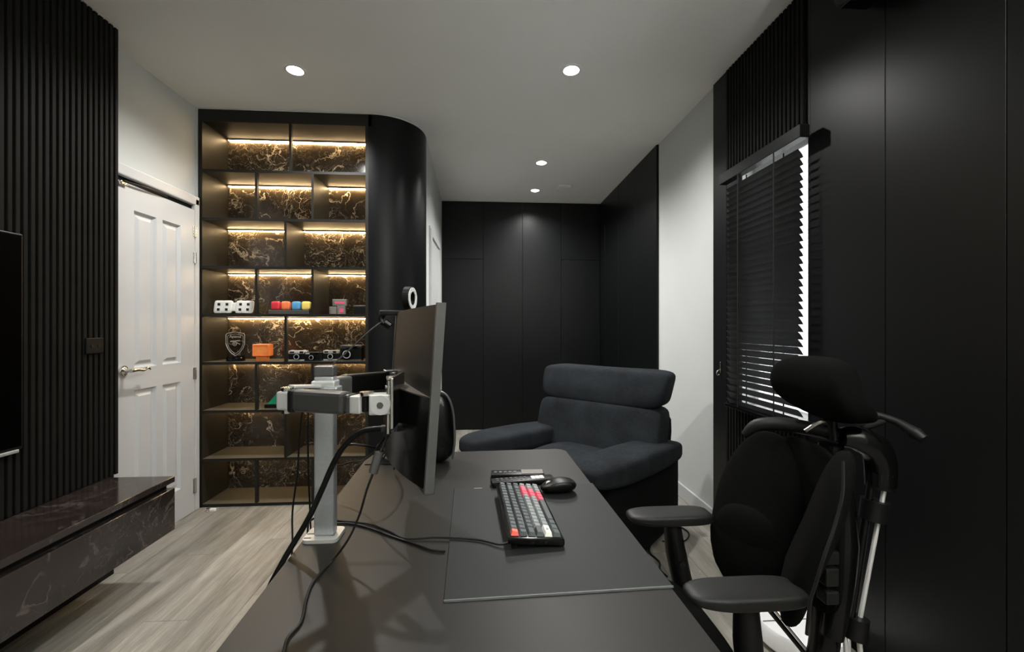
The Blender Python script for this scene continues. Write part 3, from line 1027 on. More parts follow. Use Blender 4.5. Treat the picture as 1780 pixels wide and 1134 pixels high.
# ------------------------------------------------------------------ desk
DZ = 0.74
RZ = 0.033
DC = (-0.040, 1.15)      # local origin on the desk, in the room
ca, sa = math.cos(RZ), math.sin(RZ)
def dl(x, y, z=0.0):     # room -> desk-local xy
    dx, dy = x - DC[0], y - DC[1]
    return (dx * ca + dy * sa, -dx * sa + dy * ca, z)
DK = thing('standing_desk', 'large charcoal standing desk with rounded corners', 'desk', (DC[0], DC[1], 0), RZ)
hw, y0d, y1d, rc = 0.385, -1.0, 0.555, 0.035
def rrect(x0, x1, y0, y1, r, n=6):
    o = []
    for cx, cy, a0 in ((x1 - r, y0 + r, -PI / 2), (x1 - r, y1 - r, 0), (x0 + r, y1 - r, PI / 2), (x0 + r, y0 + r, PI)):
        for i in range(n + 1):
            a = a0 + (PI / 2) * i / n
            o.append((cx + r * math.cos(a), cy + r * math.sin(a)))
    return o
bm = bmesh.new()
prism(bm, rrect(-hw, hw, y0d, y1d, rc), DZ - 0.025, DZ)
es = [e for e in bm.edges if abs(e.verts[0].co.z - e.verts[1].co.z) < 1e-6 and e.verts[0].co.z > DZ - 0.001]
bmesh.ops.bevel(bm, geom=es, offset=0.003, segments=2, affect='EDGES')
obj('desktop', bm, 'desk', DK, True)
for y in (-0.72, 0.28):
    lg = obj('leg', B(-0.045, 0.045, y - 0.03, y + 0.03, 0.03, DZ - 0.065, bev=0.004), 'black_metal', DK)
    obj('foot', B(-0.33, 0.33, y - 0.035, y + 0.035, 0.0, 0.032, bev=0.006), 'black_metal', lg)
    obj('bracket', B(-0.30, 0.30, y - 0.025, y + 0.025, DZ - 0.065, DZ - 0.026), 'black_metal', lg)
obj('crossbar', B(-0.04, 0.04, -0.70, 0.26, DZ - 0.06, DZ - 0.03), 'black_metal', DK)
obj('cable_tray', B(-0.36, -0.22, -0.35, 0.25, DZ - 0.12, DZ - 0.026, bev=0.01), 'black_metal', DK)
# grommet plate at the far left corner
obj('grommet_plate', B(-0.375, -0.275, 0.425, 0.525, DZ, DZ + 0.004, bev=0.002), 'brown_plastic', DK)

# mat
MT = thing('desk_mat', 'large thin charcoal desk mat under keyboard and mouse', 'desk mat', (DC[0], DC[1], DZ), RZ)
mx0, mx1, my0, my1 = -0.045, hw + 0.004, -0.372, 0.165
obj('mat_sheet', B(mx0, mx1, my0, my1, 0, 0.003, bev=0.001, seg=1), 'desk_mat', MT)
obj('mat_edge', B(mx0, mx1, my0 - 0.0012, my0 + 0.0012, 0.0, 0.0036), 'mat_edge', MT)
obj('mat_tag', B(mx0 + 0.06, mx0 + 0.085, my1 - 0.012, my1 - 0.005, 0.003, 0.0035), 'mat_edge', MT)
MZ = DZ + 0.003

# keyboard: 16 columns along y, 6 rows across x
KP = 0.0191
kx, ky = 0.109, 1.100
KB = thing('mechanical_keyboard', 'compact mechanical keyboard with grey, pink, coral and white keycaps', 'keyboard', (kx, ky, MZ), RZ + 0.02)
kw, kl = KP * 6 / 2 + 0.007, KP * 16 / 2 + 0.008
tiltk = 0.09
def ktilt(bm):
    # typing slope: the row away from the typist (-x) stands higher
    for v in bm.verts:
        v.co.z += (kw - v.co.x) * tiltk
    return bm
bm = B(-kw, kw, -kl, kl, 0.003, 0.019, bev=0.004)
ktilt(bm)
case = obj('case', bm, 'gloss_black', KB, True)
for x in (-kw + 0.012,):
    for y in (-kl + 0.03, kl - 0.03):
        obj('flip_foot', B(x - 0.004, x + 0.010, y - 0.018, y + 0.018, 0.0, 0.016, bev=0.002), 'rubber', KB)
for y in (-kl + 0.03, kl - 0.03):
    obj('rubber_foot', B(kw - 0.016, kw - 0.006, y - 0.018, y + 0.018, 0.0, 0.006), 'rubber', KB)
def keycap(wy):
    bm = bmesh.new()
    a, c = 0.0088, 0.0062
    hy, ty = wy / 2 - 0.0007, wy / 2 - 0.0034
    lo_ = [bm.verts.new(p) for p in ((-a, -hy, 0), (a, -hy, 0), (a, hy, 0), (-a, hy, 0))]
    hi_ = [bm.verts.new(p) for p in ((-c, -ty, 0.0095), (c, -ty, 0.0085), (c, ty, 0.0085), (-c, ty, 0.0095))]
    bm.faces.new(hi_)
    for i in range(4):
        bm.faces.new((lo_[i], lo_[(i + 1) % 4], hi_[(i + 1) % 4], hi_[i]))
    es = [e for e in bm.edges if e.verts[0] in hi_ and e.verts[1] in hi_]
    bmesh.ops.bevel(bm, geom=es, offset=0.0008, segments=1, affect='EDGES')
    return bm
keymesh = {}
def key(row, u0, wu, mat):
    # row 0 = function row at -x ; u0 from the near end (typist's left)
    kk = (round(wu, 2), mat)
    x = (row - 2.5) * KP
    y = -8 * KP + (u0 + wu / 2) * KP
    if kk not in keymesh:
        o = obj('keycap', keycap(wu * KP), mat, KB)
        keymesh[kk] = o.data
    else:
        o = bpy.data.objects.new('keycap', keymesh[kk])
        COL.objects.link(o); o.parent = KB
    o.location = (x, y, 0.0195 + (kw - x) * tiltk)
    o.rotation_euler = (0, math.atan(tiltk), 0)
    if mat in ('key_pink', 'key_coral', 'key_white'):
        o['label'] = {'key_pink': 'pink keycap', 'key_coral': 'coral keycap', 'key_white': 'cream keycap'}[mat]
    return o
layout = [
    [(1, 'key_coral')] + [(1, 'key_dark')] * 15,
    [(1, 'key_dark')] * 13 + [(2, 'key_dark'), (1, 'key_dark')],
    [(1.5, 'key_dark')] + [(1, 'key_dark')] * 12 + [(1.5, 'key_dark'), (1, 'key_dark')],
    [(1.75, 'key_dark')] + [(1, 'key_light')] * 10 + [(1, 'key_pink'), (2.25, 'key_pink'), (1, 'key_light')],
    [(2.25, 'key_white')] + [(1, 'key_light')] * 9 + [(1, 'key_pink'), (1.75, 'key_pink'), (1, 'key_light'), (1, 'key_light')],
    [(1.25, 'key_dark')] * 3 + [(6.25, 'key_dark')] + [(1, 'key_pink')] * 3 + [(1, 'key_light')] * 3,
]
for r, row in enumerate(layout):
    u = 0.0
    for wu, mat in row:
        key(r, u, wu, mat)
        u += wu
# legend on the white key
bm = bmesh.new()
tube(bm, [(0, -0.004, 0), (0, 0.004, 0)], 0.0008, n=5, smooth=False)
tube(bm, [(-0.003, -0.002, 0), (0.0, -0.0045, 0)], 0.0008, n=5, smooth=False)
tube(bm, [(0.003, -0.002, 0), (0.0, -0.0045, 0)], 0.0008, n=5, smooth=False)
lg = obj('key_legend', bm, 'dark_ink', KB)
lg.location = ((4 - 2.5) * KP, -8 * KP + 1.1 * KP, 0.0195 + (kw - 1.5 * KP) * tiltk + 0.0092)
# side switches at the near end
bm = bmesh.new()
for x in (-0.012, 0.008, 0.018):
    bx(bm, x, x + 0.007, -kl - 0.0012, -kl, 0.013, 0.018)
obj('side_switch', bm, 'black_plastic', KB)

# mouse
MO = thing('computer_mouse', 'black ergonomic mouse beyond the keyboard', 'mouse', (0.222, 1.262, MZ), RZ + PI / 2 + 0.1)
# local y = forward direction of the mouse (towards -x in the room)
def mfn(w, q):
    t = (w.y / 0.054)
    hgt = 1.0 - 0.38 * max(0, t) ** 1.5 - 0.10 * max(0, -t) ** 2
    wid = 1.0 + 0.10 * (-t)
    side = 0.006 * (w.z / 0.024) * (1 if w.x < 0 else -1)
    return Vector((w.x * wid - 0.010 * (w.z / 0.024), w.y, (w.z + 0.021) * hgt))
bm = bmesh.new()
sbox(bm, (0, 0, 0.001), (0.034, 0.054, 0.021), 2.6, 9, mfn)
obj('shell', bm, 'black_plastic', MO, True)
bm = bmesh.new()
lathe(bm, [(0.0001, -0.004), (0.010, -0.004), (0.011, -0.002), (0.011, 0.002), (0.010, 0.004), (0.0001, 0.004)], n=20)
bmesh.ops.transform(bm, matrix=Matrix.Translation((-0.004, 0.030, 0.0265)) @ Matrix.Rotation(PI / 2, 4, 'Y'), verts=bm.verts)
obj('scroll_wheel', bm, 'silver_paint', MO, True)
obj('button_split', T([(-0.006, 0.020, 0.0405), (-0.004, 0.036, 0.034), (-0.002, 0.050, 0.022)], 0.0012, n=6), 'dark_ink', MO, True)

# remotes
def remote(name, label, cx, cy, l, w, h, rz, white=False):
    t = thing(name, label, 'remote control', (cx, cy, DZ), rz)
    obj('body', B(-l / 2, l / 2, -w / 2, w / 2, 0.0, h, bev=min(h, w) * 0.25), 'black_plastic', t, True)
    return t
r1 = remote('remote_control', 'near black remote with white label panel beside the keyboard', 0.122, 1.338, 0.20, 0.042, 0.020, 0.13)
r1.location.z = DZ
for i in range(3):
    obj('label_patch', B(0.028 + i * 0.014, 0.040 + i * 0.014, -0.012, 0.012, 0.020, 0.0208), 'white_plastic', r1)
for i in range(7):
    for j in (-0.008, 0.006):
        obj('button', B(-0.085 + i * 0.015, -0.077 + i * 0.015, j - 0.003, j + 0.003, 0.020, 0.0215), 'grey_plastic', r1)
r2 = remote('remote_control', 'far remote with silver end panel lying behind the other', 0.112, 1.408, 0.175, 0.046, 0.016, -0.02)
obj('silver_panel', B(0.012, 0.084, -0.019, 0.019, 0.016, 0.0172), 'cart_grey', r2)
for i in range(5):
    obj('button', B(-0.078 + i * 0.016, -0.068 + i * 0.016, -0.006, 0.006, 0.016, 0.0172), 'grey_plastic', r2)

# black padded bag behind the monitor
BG = thing('black_bag', 'black rounded bag standing at the far end behind the monitor', 'bag', (-0.215, 1.585, DZ), 0.05)
bm = bmesh.new()
sbox(bm, (0, 0, 0.135), (0.105, 0.060, 0.135), 3.4, 8, lambda w, q: Vector((w.x * (1.04 - 0.10 * q.z), w.y * (1 - 0.15 * q.z), w.z)))
obj('bag_body', bm, 'gloss_black', BG, True)
obj('zip_piping', T([(0.100, -0.045, 0.02), (0.108, -0.050, 0.10), (0.098, -0.046, 0.21), (0.060, -0.040, 0.262), (-0.04, -0.040, 0.268)], 0.004, n=6), 'grey_plastic', BG, True)
obj('carry_handle', T([(0.04, 0, 0.266), (0.03, 0, 0.285), (-0.02, 0, 0.288), (-0.04, 0, 0.266)], 0.006, n=8), 'gloss_black', BG, True)

# ------------------------------------------------------------------ monitor arm
PX, PY = -0.374, 1.036
AR = thing('monitor_stand', 'silver pole stand with jointed arms clamped to the desk edge', 'monitor stand', (PX, PY, DZ))
bm = bmesh.new()
prism(bm, rrect(PX - 0.044, PX + 0.036, PY - 0.032, PY + 0.036, 0.012), DZ, DZ + 0.008)
bp = obj('base_plate', bm, 'silver_paint', AR, world=True)
for i in range(2):
    obj('plate_slot', B(PX - 0.042, PX - 0.026, PY - 0.022 + i * 0.02, PY - 0.018 + i * 0.02, DZ + 0.008, DZ + 0.0088), 'grey_plastic', bp, world=True)
pole = obj('pole', B(PX - 0.023, PX + 0.023, PY - 0.014, PY + 0.014, DZ + 0.008, 1.122, bev=0.005, seg=3), 'steel', AR, True, world=True)
obj('pole_cap', B(PX - 0.0235, PX + 0.0235, PY - 0.0145, PY + 0.0145, 1.121, 1.146, bev=0.004), 'grey_plastic', pole, world=True)
cdirx = 1
obj('collar', B(PX - 0.027, PX + 0.027, PY - 0.020, PY + 0.018, 1.070, 1.112, bev=0.004), 'silver_paint', AR, world=True)
obj('collar_block', B(PX + 0.004, PX + 0.036, PY - 0.030, PY + 0.01, 1.058, 1.098, bev=0.003), 'steel', AR, world=True)
def bar(a, b_, w, h, bev=0.004, ex=0.0):
    """box beam from a to b_ with width w (horizontal) and height h"""
    a, b_ = Vector(a), Vector(b_)
    d = b_ - a
    L = d.length
    x = d.normalized()
    y = Vector((0, 0, 1)).cross(x).normalized()
    z = x.cross(y)
    m = Matrix((x, y, z)).transposed().to_4x4()
    m.translation = (a + b_) / 2
    bm = bmesh.new()
    bx(bm, -L / 2 - ex, L / 2 + ex, -w / 2, w / 2, -h / 2, h / 2, bev=bev, seg=2, mat4=m)
    return bm
E1 = Vector((-0.428, 0.963, 1.080))    # elbow at the left
J1 = Vector((-0.243, 0.895, 1.080))    # wrist joint
# lower link, pole to elbow
obj('lower_link', bar((PX - 0.01, PY - 0.018, 1.100), (E1.x + 0.004, E1.y + 0.006, 1.106), 0.026, 0.007, 0.002), 'silver_paint', AR, world=True)
obj('lower_link', bar((PX - 0.01, PY - 0.018, 1.058), (E1.x + 0.004, E1.y + 0.006, 1.052), 0.026, 0.006, 0.002), 'black_plastic', AR, world=True)
# elbow
el = obj('elbow_joint', bar((E1.x - 0.016, E1.y + 0.004, 1.078), (E1.x + 0.013, E1.y - 0.004, 1.078), 0.034, 0.040, 0.004), 'silver_paint', AR, world=True)
obj('joint_cap', C((E1.x, E1.y, 1.098), (E1.x, E1.y, 1.106), 0.014, 20), 'chrome', el, True, world=True)
obj('joint_cap', C((E1.x, E1.y, 1.058), (E1.x, E1.y, 1.050), 0.013, 20), 'chrome', el, True, world=True)
# upper link
A0 = E1.lerp(J1, 0.09); A1 = E1.lerp(J1, 0.78)
ul = obj('upper_link', bar((A0.x, A0.y, 1.079), (A1.x, A1.y, 1.079), 0.036, 0.046, 0.008), 'link_grey', AR, world=True)
A2 = E1.lerp(J1, 0.86)
obj('link_end', bar((A1.x, A1.y, 1.079), (A2.x, A2.y, 1.079), 0.030, 0.040, 0.006), 'link_grey', ul, world=True)
obj('link_start', bar(E1.lerp(J1, 0.07) + Vector((0, 0, -.002)), E1.lerp(J1, 0.16) + Vector((0, 0, -.002)), 0.040, 0.049, 0.006), 'black_plastic', ul, world=True)
A3 = E1.lerp(J1, 0.99)
wj = obj('wrist_joint', bar((A2.x, A2.y, 1.079), (A3.x, A3.y, 1.079), 0.034, 0.036, 0.003), 'silver_paint', AR, world=True)
P2 = A3 + (J1 - E1).normalized() * 0.010
obj('wrist_cap', C((P2.x - .004, P2.y, 1.098), (P2.x - .004, P2.y, 1.105), 0.014, 18), 'chrome', wj, True, world=True)
obj('wrist_neck', bar(A3, P2 + (J1 - E1).normalized() * 0.002, 0.024, 0.032, 0.003), 'black_plastic', wj, world=True)
K0 = P2 + (J1 - E1).normalized() * 0.002
K1 = K0 + Vector((0.042, 0.005, 0))
kn = obj('tilt_knuckle', bar(K0, K1, 0.032, 0.042, 0.003), 'silver_paint', AR, world=True)
kc = (K0 + K1) / 2 + Vector((0.004, -0.017, 0))
obj('knuckle_boss', C(kc, kc + Vector((0, -0.0035, 0)), 0.020, 28), 'silver_paint', kn, True, world=True)
obj('knuckle_screw', C(kc + Vector((0, -0.003, 0)), kc + Vector((0, -0.0052, 0)), 0.0065, 16), 'grey_plastic', kn, True, world=True)
# mounting plate standing behind the monitor
mpx = K1.x + 0.006
mp = obj('mount_plate', B(mpx - 0.004, mpx + 0.003, K1.y - 0.022, K1.y + 0.10, 1.030, 1.135, bev=0.002), 'chrome', AR, world=True)
for y in (K1.y - 0.010, K1.y + 0.030):
    obj('plate_rod', C((mpx - 0.010, y, 1.020), (mpx - 0.008, y, 1.128), 0.0055, 12), 'chrome', mp, True, world=True)
obj('plate_bracket', B(mpx - 0.016, mpx + 0.002, K1.y - 0.015, K1.y + 0.045, 1.112, 1.119, bev=0.002), 'chrome', mp, world=True)
obj('plate_bracket', B(mpx - 0.012, mpx + 0.002, K1.y - 0.012, K1.y + 0.03, 1.022, 1.030, bev=0.002), 'grey_plastic', mp, world=True)
for z in (1.04, 1.125):
    obj('thumb_screw', C((mpx - 0.022, K1.y + 0.055, z), (mpx - 0.004, K1.y + 0.055, z), 0.006, 12), 'chrome', mp, True, world=True)
# second arm folded behind, reaching the same monitor bracket
S0 = Vector((PX + 0.022, PY + 0.052, 1.094)); S1 = Vector((-0.262, 1.205, 1.090))
a2 = obj('rear_link', bar(S0, S1, 0.030, 0.048, 0.006), 'black_plastic', AR, world=True)
obj('rear_joint', bar(S0 + Vector((-0.012, -0.028, -.004)), S0 + Vector((0.010, 0.01, -.004)), 0.036, 0.050, 0.005), 'grey_plastic', a2, world=True)
obj('rear_cap', bar(S1 + Vector((-0.012, -0.012, 0.026)), S1 + Vector((0.022, 0.004, 0.026)), 0.024, 0.006, 0.002), 'chrome', a2, world=True)
obj('rear_head', bar(S1, S1 + Vector((0.026, -0.01, 0)), 0.032, 0.046, 0.004), 'grey_plastic', a2, world=True)

# ------------------------------------------------------------------ monitor (screen faces the office chair)
MN = thing('computer_monitor', 'curved black monitor seen from behind, facing the office chair', 'monitor', (-0.17, 1.08, 1.10))
n0 = Vector((-0.092, 0.808, 0)); f0 = Vector((-0.277, 1.352, 0))
wdir = (f0 - n0).normalized()
nrm = Vector((-wdir.y, wdir.x, 0))      # towards the back (-x)
Wm = (f0 - n0).length
ZC = 1.104
def mpos(s, depth, z, lean=0.065):
    # s 0..1 along the width; depth>0 towards the back; the top leans to the front
    sag = 0.011 * (1 - (2 * s - 1) ** 2)
    p = n0 + wdir * (s * Wm) + nrm * (sag + depth)
    return Vector((p.x + (z - ZC) * lean, p.y, z))
def sheet(d0, d1, z0, z1, s0=0.0, s1=1.0, n=20, f=None):
    bm = bmesh.new()
    g = []
    for i in range(n + 1):
        s = s0 + (s1 - s0) * i / n
        e = f(s) if f else 1.0
        g.append([bm.verts.new(mpos(s, d0, z0)), bm.verts.new(mpos(s, d0, z1)), bm.verts.new(mpos(s, d0 + (d1 - d0) * e, z1)), bm.verts.new(mpos(s, d0 + (d1 - d0) * e, z0))])
    for i in range(n):
        for j in range(4):
            bm.faces.new((g[i][j], g[i][(j + 1) % 4], g[i + 1][(j + 1) % 4], g[i + 1][j]))
    bm.faces.new(g[0]); bm.faces.new(g[-1][::-1])
    return bm
obj('rear_shell', sheet(-0.006, 0.006, 0.927, 1.281), 'brown_plastic', MN, True, world=True)
obj('screen', sheet(-0.0085, -0.006, 0.945, 1.275, 0.012, 0.988), 'screen', MN, True, world=True)
obj('lower_housing', sheet(0.006, 0.040, 0.930, 1.102, 0.02, 0.98, 28, lambda s: max(0.02, (1 - abs(2 * (s - .02) / .96 - 1) ** 2.2))), 'gloss_black', MN, True, world=True)
obj('lit_ledge_sheet', sheet(0.006, 0.041, 1.102, 1.1045, 0.02, 0.98, 28, lambda s: max(0.02, (1 - abs(2 * (s - .02) / .96 - 1) ** 2.2))), 'lit_ledge', MN, True, world=True)  # thin paler sheet added on the black housing so its top looks lit
for s0, s1 in ((-0.006, 0.010), (0.988, 1.006)):
    obj('edge_frame', sheet(-0.009, 0.008, 0.924, 1.284, s0, s1, 2), 'frame_grey', MN, world=True)
obj('rear_border', sheet(0.006, 0.0095, 1.105, 1.279, 0.955, 0.988, 3), 'frame_grey', MN, world=True)
obj('bottom_bezel', sheet(-0.011, 0.007, 0.922, 0.934), 'black_plastic', MN, True, world=True)

# ring light clipped to the top of the monitor at its far end
RL = thing('ring_light', 'small round webcam ring light clipped to the monitor top', 'ring light', (-0.245, 1.338, 1.285))
rc_ = Vector((-0.228, 1.335, 1.325))
bm = bmesh.new()
def ringm(r0, r1, t0, t1):
    b2 = bmesh.new()
    lathe(b2, [(r0, t0), (r1, t0), (r1, t1), (r0, t1)], n=36, closed=True)
    bmesh.ops.transform(b2, matrix=Matrix.Translation(rc_) @ Matrix.Rotation(-0.20, 4, 'Z') @ Matrix.Rotation(PI / 2, 4, 'Y'), verts=b2.verts)
    return b2
obj('ring_housing', ringm(0.019, 0.037, -0.012, 0.008), 'black_plastic', RL, True, world=True)
obj('ring_diffuser', ringm(0.022, 0.034, 0.008, 0.0105), 'white_gloss', RL, True, world=True)
cp = obj('clip', B(-0.318, -0.238, 1.318, 1.345, 1.272, 1.288, bev=0.004), 'black_plastic', RL, world=True)
obj('clip_jaw', T([(-0.305, 1.335, 1.28), (-0.316, 1.333, 1.262), (-0.300, 1.333, 1.240), (-0.288, 1.333, 1.244)], 0.009, n=10), 'black_plastic', cp, True, world=True)
obj('clip_knob', C((-0.300, 1.318, 1.250), (-0.284, 1.318, 1.238), 0.013, 18), 'gloss_black', cp, True, world=True)

# ------------------------------------------------------------------ cables
def cable(name, label, pts, r, mat='cable', k=8):
    o = obj(name, T(pts, r, n=8, k=k), mat, None, True)
    return tag(o, label, 'cable', None)
tc = thing('monitor_cable', 'thick black cable arching from the monitor plug over the desk edge', 'cable', (-0.30, 0.95, 0.95))
obj('cord', T([(-0.222, 0.947, 1.016), (-0.265, 0.950, 1.009), (-0.302, 0.952, 0.980), (-0.327, 0.954, 0.941), (-0.352, 0.955, 0.884), (-0.384, 0.955, 0.815), (-0.436, 0.955, 0.727), (-0.475, 0.955, 0.640), (-0.50, 0.96, 0.50), (-0.50, 1.0, 0.2), (-0.47, 1.1, 0.012)], 0.0062, n=10), 'cable', tc, True, world=True)
obj('plug', bar((-0.224, 0.946, 1.016), (-0.168, 0.958, 1.014), 0.018, 0.013, 0.002), 'grey_plastic', tc, world=True)
tn = thing('thin_bead_cable', 'thin cable with a ferrite bead trailing over the desk towards the viewer', 'cable', (-0.22, 0.92, 0.9))
zc = DZ + 0.0035
obj('cord', T([(-0.205, 0.935, 1.005), (-0.215, 0.930, 0.985), (-0.226, 0.920, 0.955), (-0.233, 0.915, 0.930), (-0.245, 0.910, 0.895), (-0.262, 0.915, 0.84), (-0.285, 0.91, 0.79), (-0.318, 0.91, zc + .004), (-0.330, 0.851, zc), (-0.322, 0.797, zc), (-0.306, 0.736, zc), (-0.311, 0.697, zc), (-0.300, 0.65, zc), (-0.28, 0.5, zc)], 0.0026, n=8), 'grey_cable', tn, True, world=True)
obj('ferrite_bead', C((-0.222, 0.921, 0.972), (-0.233, 0.915, 0.930), 0.0095, 14), 'grey_plastic', tn, True, world=True)
cable('keyboard_cable', 'thin cable from the keyboard running left across the mat to the pole', [(0.062, 0.952, MZ + 0.014), (0.035, 0.957, MZ + 0.006), (-0.015, 0.985, MZ + 0.004), (-0.109, 1.003, zc + 0.003), (-0.18, 1.008, zc), (-0.225, 1.045, zc), (-0.285, 1.088, zc), (-0.345, 1.105, zc), (-0.41, 1.12, zc), (-0.44, 1.125, zc - 0.001), (-0.452, 1.125, 0.70), (-0.455, 1.12, 0.4)], 0.0026, 'grey_cable')
cable('mat_cable', 'second thin black cable slipping under the near left of the mat', [(-0.41, 1.085, zc), (-0.35, 1.097, zc), (-0.29, 1.072, zc), (-0.215, 1.020, zc), (-0.158, 0.982, zc), (-0.115, 0.952, zc), (-0.085, 0.945, zc)], 0.0026)
cable('hanging_pole_cable', 'thin black cable hanging from the arm down behind the pole', [(-0.42, 1.02, 1.05), (-0.432, 1.03, 0.98), (-0.438, 1.035, 0.90), (-0.452, 1.04, 0.80), (-0.448, 1.03, 0.72), (-0.456, 1.03, 0.60), (-0.46, 1.06, 0.3)], 0.0022)
cable('ring_light_cable', 'thin black cable sloping down left from the ring light clip', [(-0.302, 1.335, 1.262), (-0.345, 1.30, 1.222), (-0.40, 1.26, 1.160), (-0.45, 1.22, 1.10), (-0.48, 1.20, 1.0), (-0.47, 1.2, 0.6)], 0.0024)
cable('looping_cable', 'black cable drooping from the monitor back to the coiled bundle', [(-0.215, 1.06, 1.01), (-0.27, 1.10, 0.93), (-0.315, 1.16, 0.885), (-0.35, 1.22, 0.86), (-0.40, 1.26, 0.84), (-0.45, 1.28, 0.80), (-0.47, 1.28, 0.6)], 0.003)
cable('rising_cable', 'black cable curving from below the arm to the cable bundle', [(-0.44, 1.22, 0.86), (-0.385, 1.22, 0.905), (-0.33, 1.23, 0.90), (-0.295, 1.28, 0.87), (-0.28, 1.36, 0.82), (-0.30, 1.45, 0.76)], 0.0034)
bd = thing('cable_bundle', 'tangle of black cables coiled at the far left of the desk', 'cables', (-0.345, 1.60, DZ))
for i in range(7):
    a = random.uniform(0, PI)
    r_ = random.uniform(0.030, 0.05)
    pts = []
    for j in range(10):
        th = 2 * PI * j / 9
        pts.append((0.0 + r_ * math.cos(th + a) + random.uniform(-.006, .006), 0.6 * r_ * math.sin(th + a), 0.010 + 0.035 * (1 + math.sin(th * (1 + i % 2) + a)) * (0.35 + 0.1 * i)))
    obj('coil', T(pts, 0.003, n=6, k=4), 'cable', bd, True)

# ------------------------------------------------------------------ recliner
RC = thing('recliner', 'charcoal fabric recliner facing the desk beside the white wall', 'recliner', (0.569, 2.562, 0), 0.0)
fv = Vector((-0.69, -0.72, 0)).normalized()
nv = Vector((0.72, -0.69, 0)).normalized()
rm = Matrix((nv, -fv, Vector((0, 0, 1)))).transposed().to_4x4()   # local x = near side, local y = backwards, z = up
RC.rotation_euler = rm.to_euler()
# base sides
def body(x0, x1, y0, y1, z0, z1, e=10, n=6, fn=None):
    bm = bmesh.new()
    sbox(bm, ((x0 + x1) / 2, (y0 + y1) / 2, (z0 + z1) / 2), (abs(x1 - x0) / 2, abs(y1 - y0) / 2, abs(z1 - z0) / 2), e, n, fn)
    return bm
for sx in (1, -1):
    a, b_ = sorted((sx * 0.27, sx * 0.465))
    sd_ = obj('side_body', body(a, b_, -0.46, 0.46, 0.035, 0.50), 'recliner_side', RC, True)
    # plump arm cushion, overhanging and drooping at the front
    def armf(w, q, sx=sx):
        t = q.y            # -1 front .. 1 back
        drop = -0.045 * t - 0.03 * max(0, -t - 0.8) ** 1.3 - 0.02 * max(0, t - 0.4) ** 2
        fat = 1.0 + 0.05 * math.sin((t + 1) * 2.2)
        return Vector((w.x * fat, w.y, w.z * (1.0 + 0.15 * (1 - abs(t))) + drop))
    bm = bmesh.new()
    sbox(bm, (sx * 0.382, -0.025, 0.512), (0.118, 0.545, 0.062), 4.4, 14, armf)
    ac = obj('armrest_cushion', bm, 'recliner', RC, True)
# front / footrest
obj('footrest_panel', body(-0.265, 0.265, -0.50, -0.40, 0.06, 0.40, 6), 'recliner', RC, True)
def seatf(w, q):
    return Vector((w.x, w.y, w.z + (0.02 * (1 - q.x ** 2) * (1 - q.y ** 2) if w.z > 0 else 0)))
obj('seat_cushion', body(-0.268, 0.268, -0.50, 0.22, 0.34, 0.49, 3.4, 8, seatf), 'recliner', RC, True)
obj('under_frame', B(-0.42, 0.42, -0.38, 0.38, 0.0, 0.08), 'black_metal', RC)
# back: two stacked plump cushions, leaning back
lean = 0.28
def backf(z0):
    def f(w, q):
        z = w.z + z0
        puff = 0.014 * (1 - q.x ** 2) * (-1 if q.y < 0 else 0.3)
        taper = 1.0 - 0.03 * (z - 0.45)
        return Vector((w.x * taper, w.y + puff + (z - 0.45) * lean, w.z))
    return f
bm = bmesh.new()
sbox(bm, (0, 0.225, 0.580), (0.436, 0.112, 0.172), 8.0, 16, backf(0.575))
obj('back_cushion', bm, 'recliner', RC, True)
def headf(w, q):
    z = w.z + 0.845
    bulge = -0.016 * math.exp(-((q.z + 0.1) / 0.6) ** 2) * (1 if q.y < 0 else 0)
    wid = 1.0 + 0.04 * q.z
    return Vector((w.x * wid, w.y + bulge + (z - 0.45) * lean, w.z + 0.010 * q.x ** 2))
bm = bmesh.new()
sbox(bm, (0, 0.225, 0.845), (0.442, 0.106, 0.116), 6.5, 16, headf)
obj('headrest_cushion', bm, 'recliner', RC, True)
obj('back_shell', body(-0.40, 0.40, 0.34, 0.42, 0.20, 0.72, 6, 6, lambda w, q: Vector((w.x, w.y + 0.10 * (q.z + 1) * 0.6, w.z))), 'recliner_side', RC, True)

# ------------------------------------------------------------------ office chair
OC = thing('office_chair', 'black ergonomic office chair with split back pads and large headrest', 'office chair', (0.52, 1.08, 0))
def pad(name, inner, outer, z0, z1, th, fwd, mat='chair_fabric', parent=OC, bulge=0.030, leanb=0.055, e=2.7):
    inner, outer = Vector(inner), Vector(outer)
    a = (outer - inner)
    wdt = a.length / 2
    a.normalize()
    nn = Vector(fwd).normalized()
    c = (inner + outer) / 2
    zc_ = (z0 + z1) / 2
    def f(w, q):
        t = q.z
        wid = 1.0
        x = w.x
        if x > 0 and t > 0:
            x *= 1 - 0.42 * t ** 1.8
        if x > 0 and t < -0.5:
            x *= 1 - 0.25 * (-t - 0.5) ** 1.2
        d = w.y + bulge * math.exp(-((t + 0.42) / 0.42) ** 2) - leanb * t
        v = a * x + nn * d
        return Vector((v.x, v.y, w.z))
    bm = bmesh.new()
    sbox(bm, (c.x, c.y, zc_), (wdt, th, (z1 - z0) / 2), e, 12, f)
    return obj(name, bm, mat, parent, True, world=True), c, a, nn
fp, c, a, nn = pad('back_pad', (0.848, 1.085, 0), (0.742, 1.305, 0), 0.475, 0.925, 0.042, (-0.90, -0.43, 0), bulge=0.012)
np_, c2, a2_, nn2 = pad('back_pad', (0.838, 1.022, 0), (0.715, 0.866, 0), 0.53, 0.955, 0.034, (-0.79, 0.62, 0), bulge=0.012)
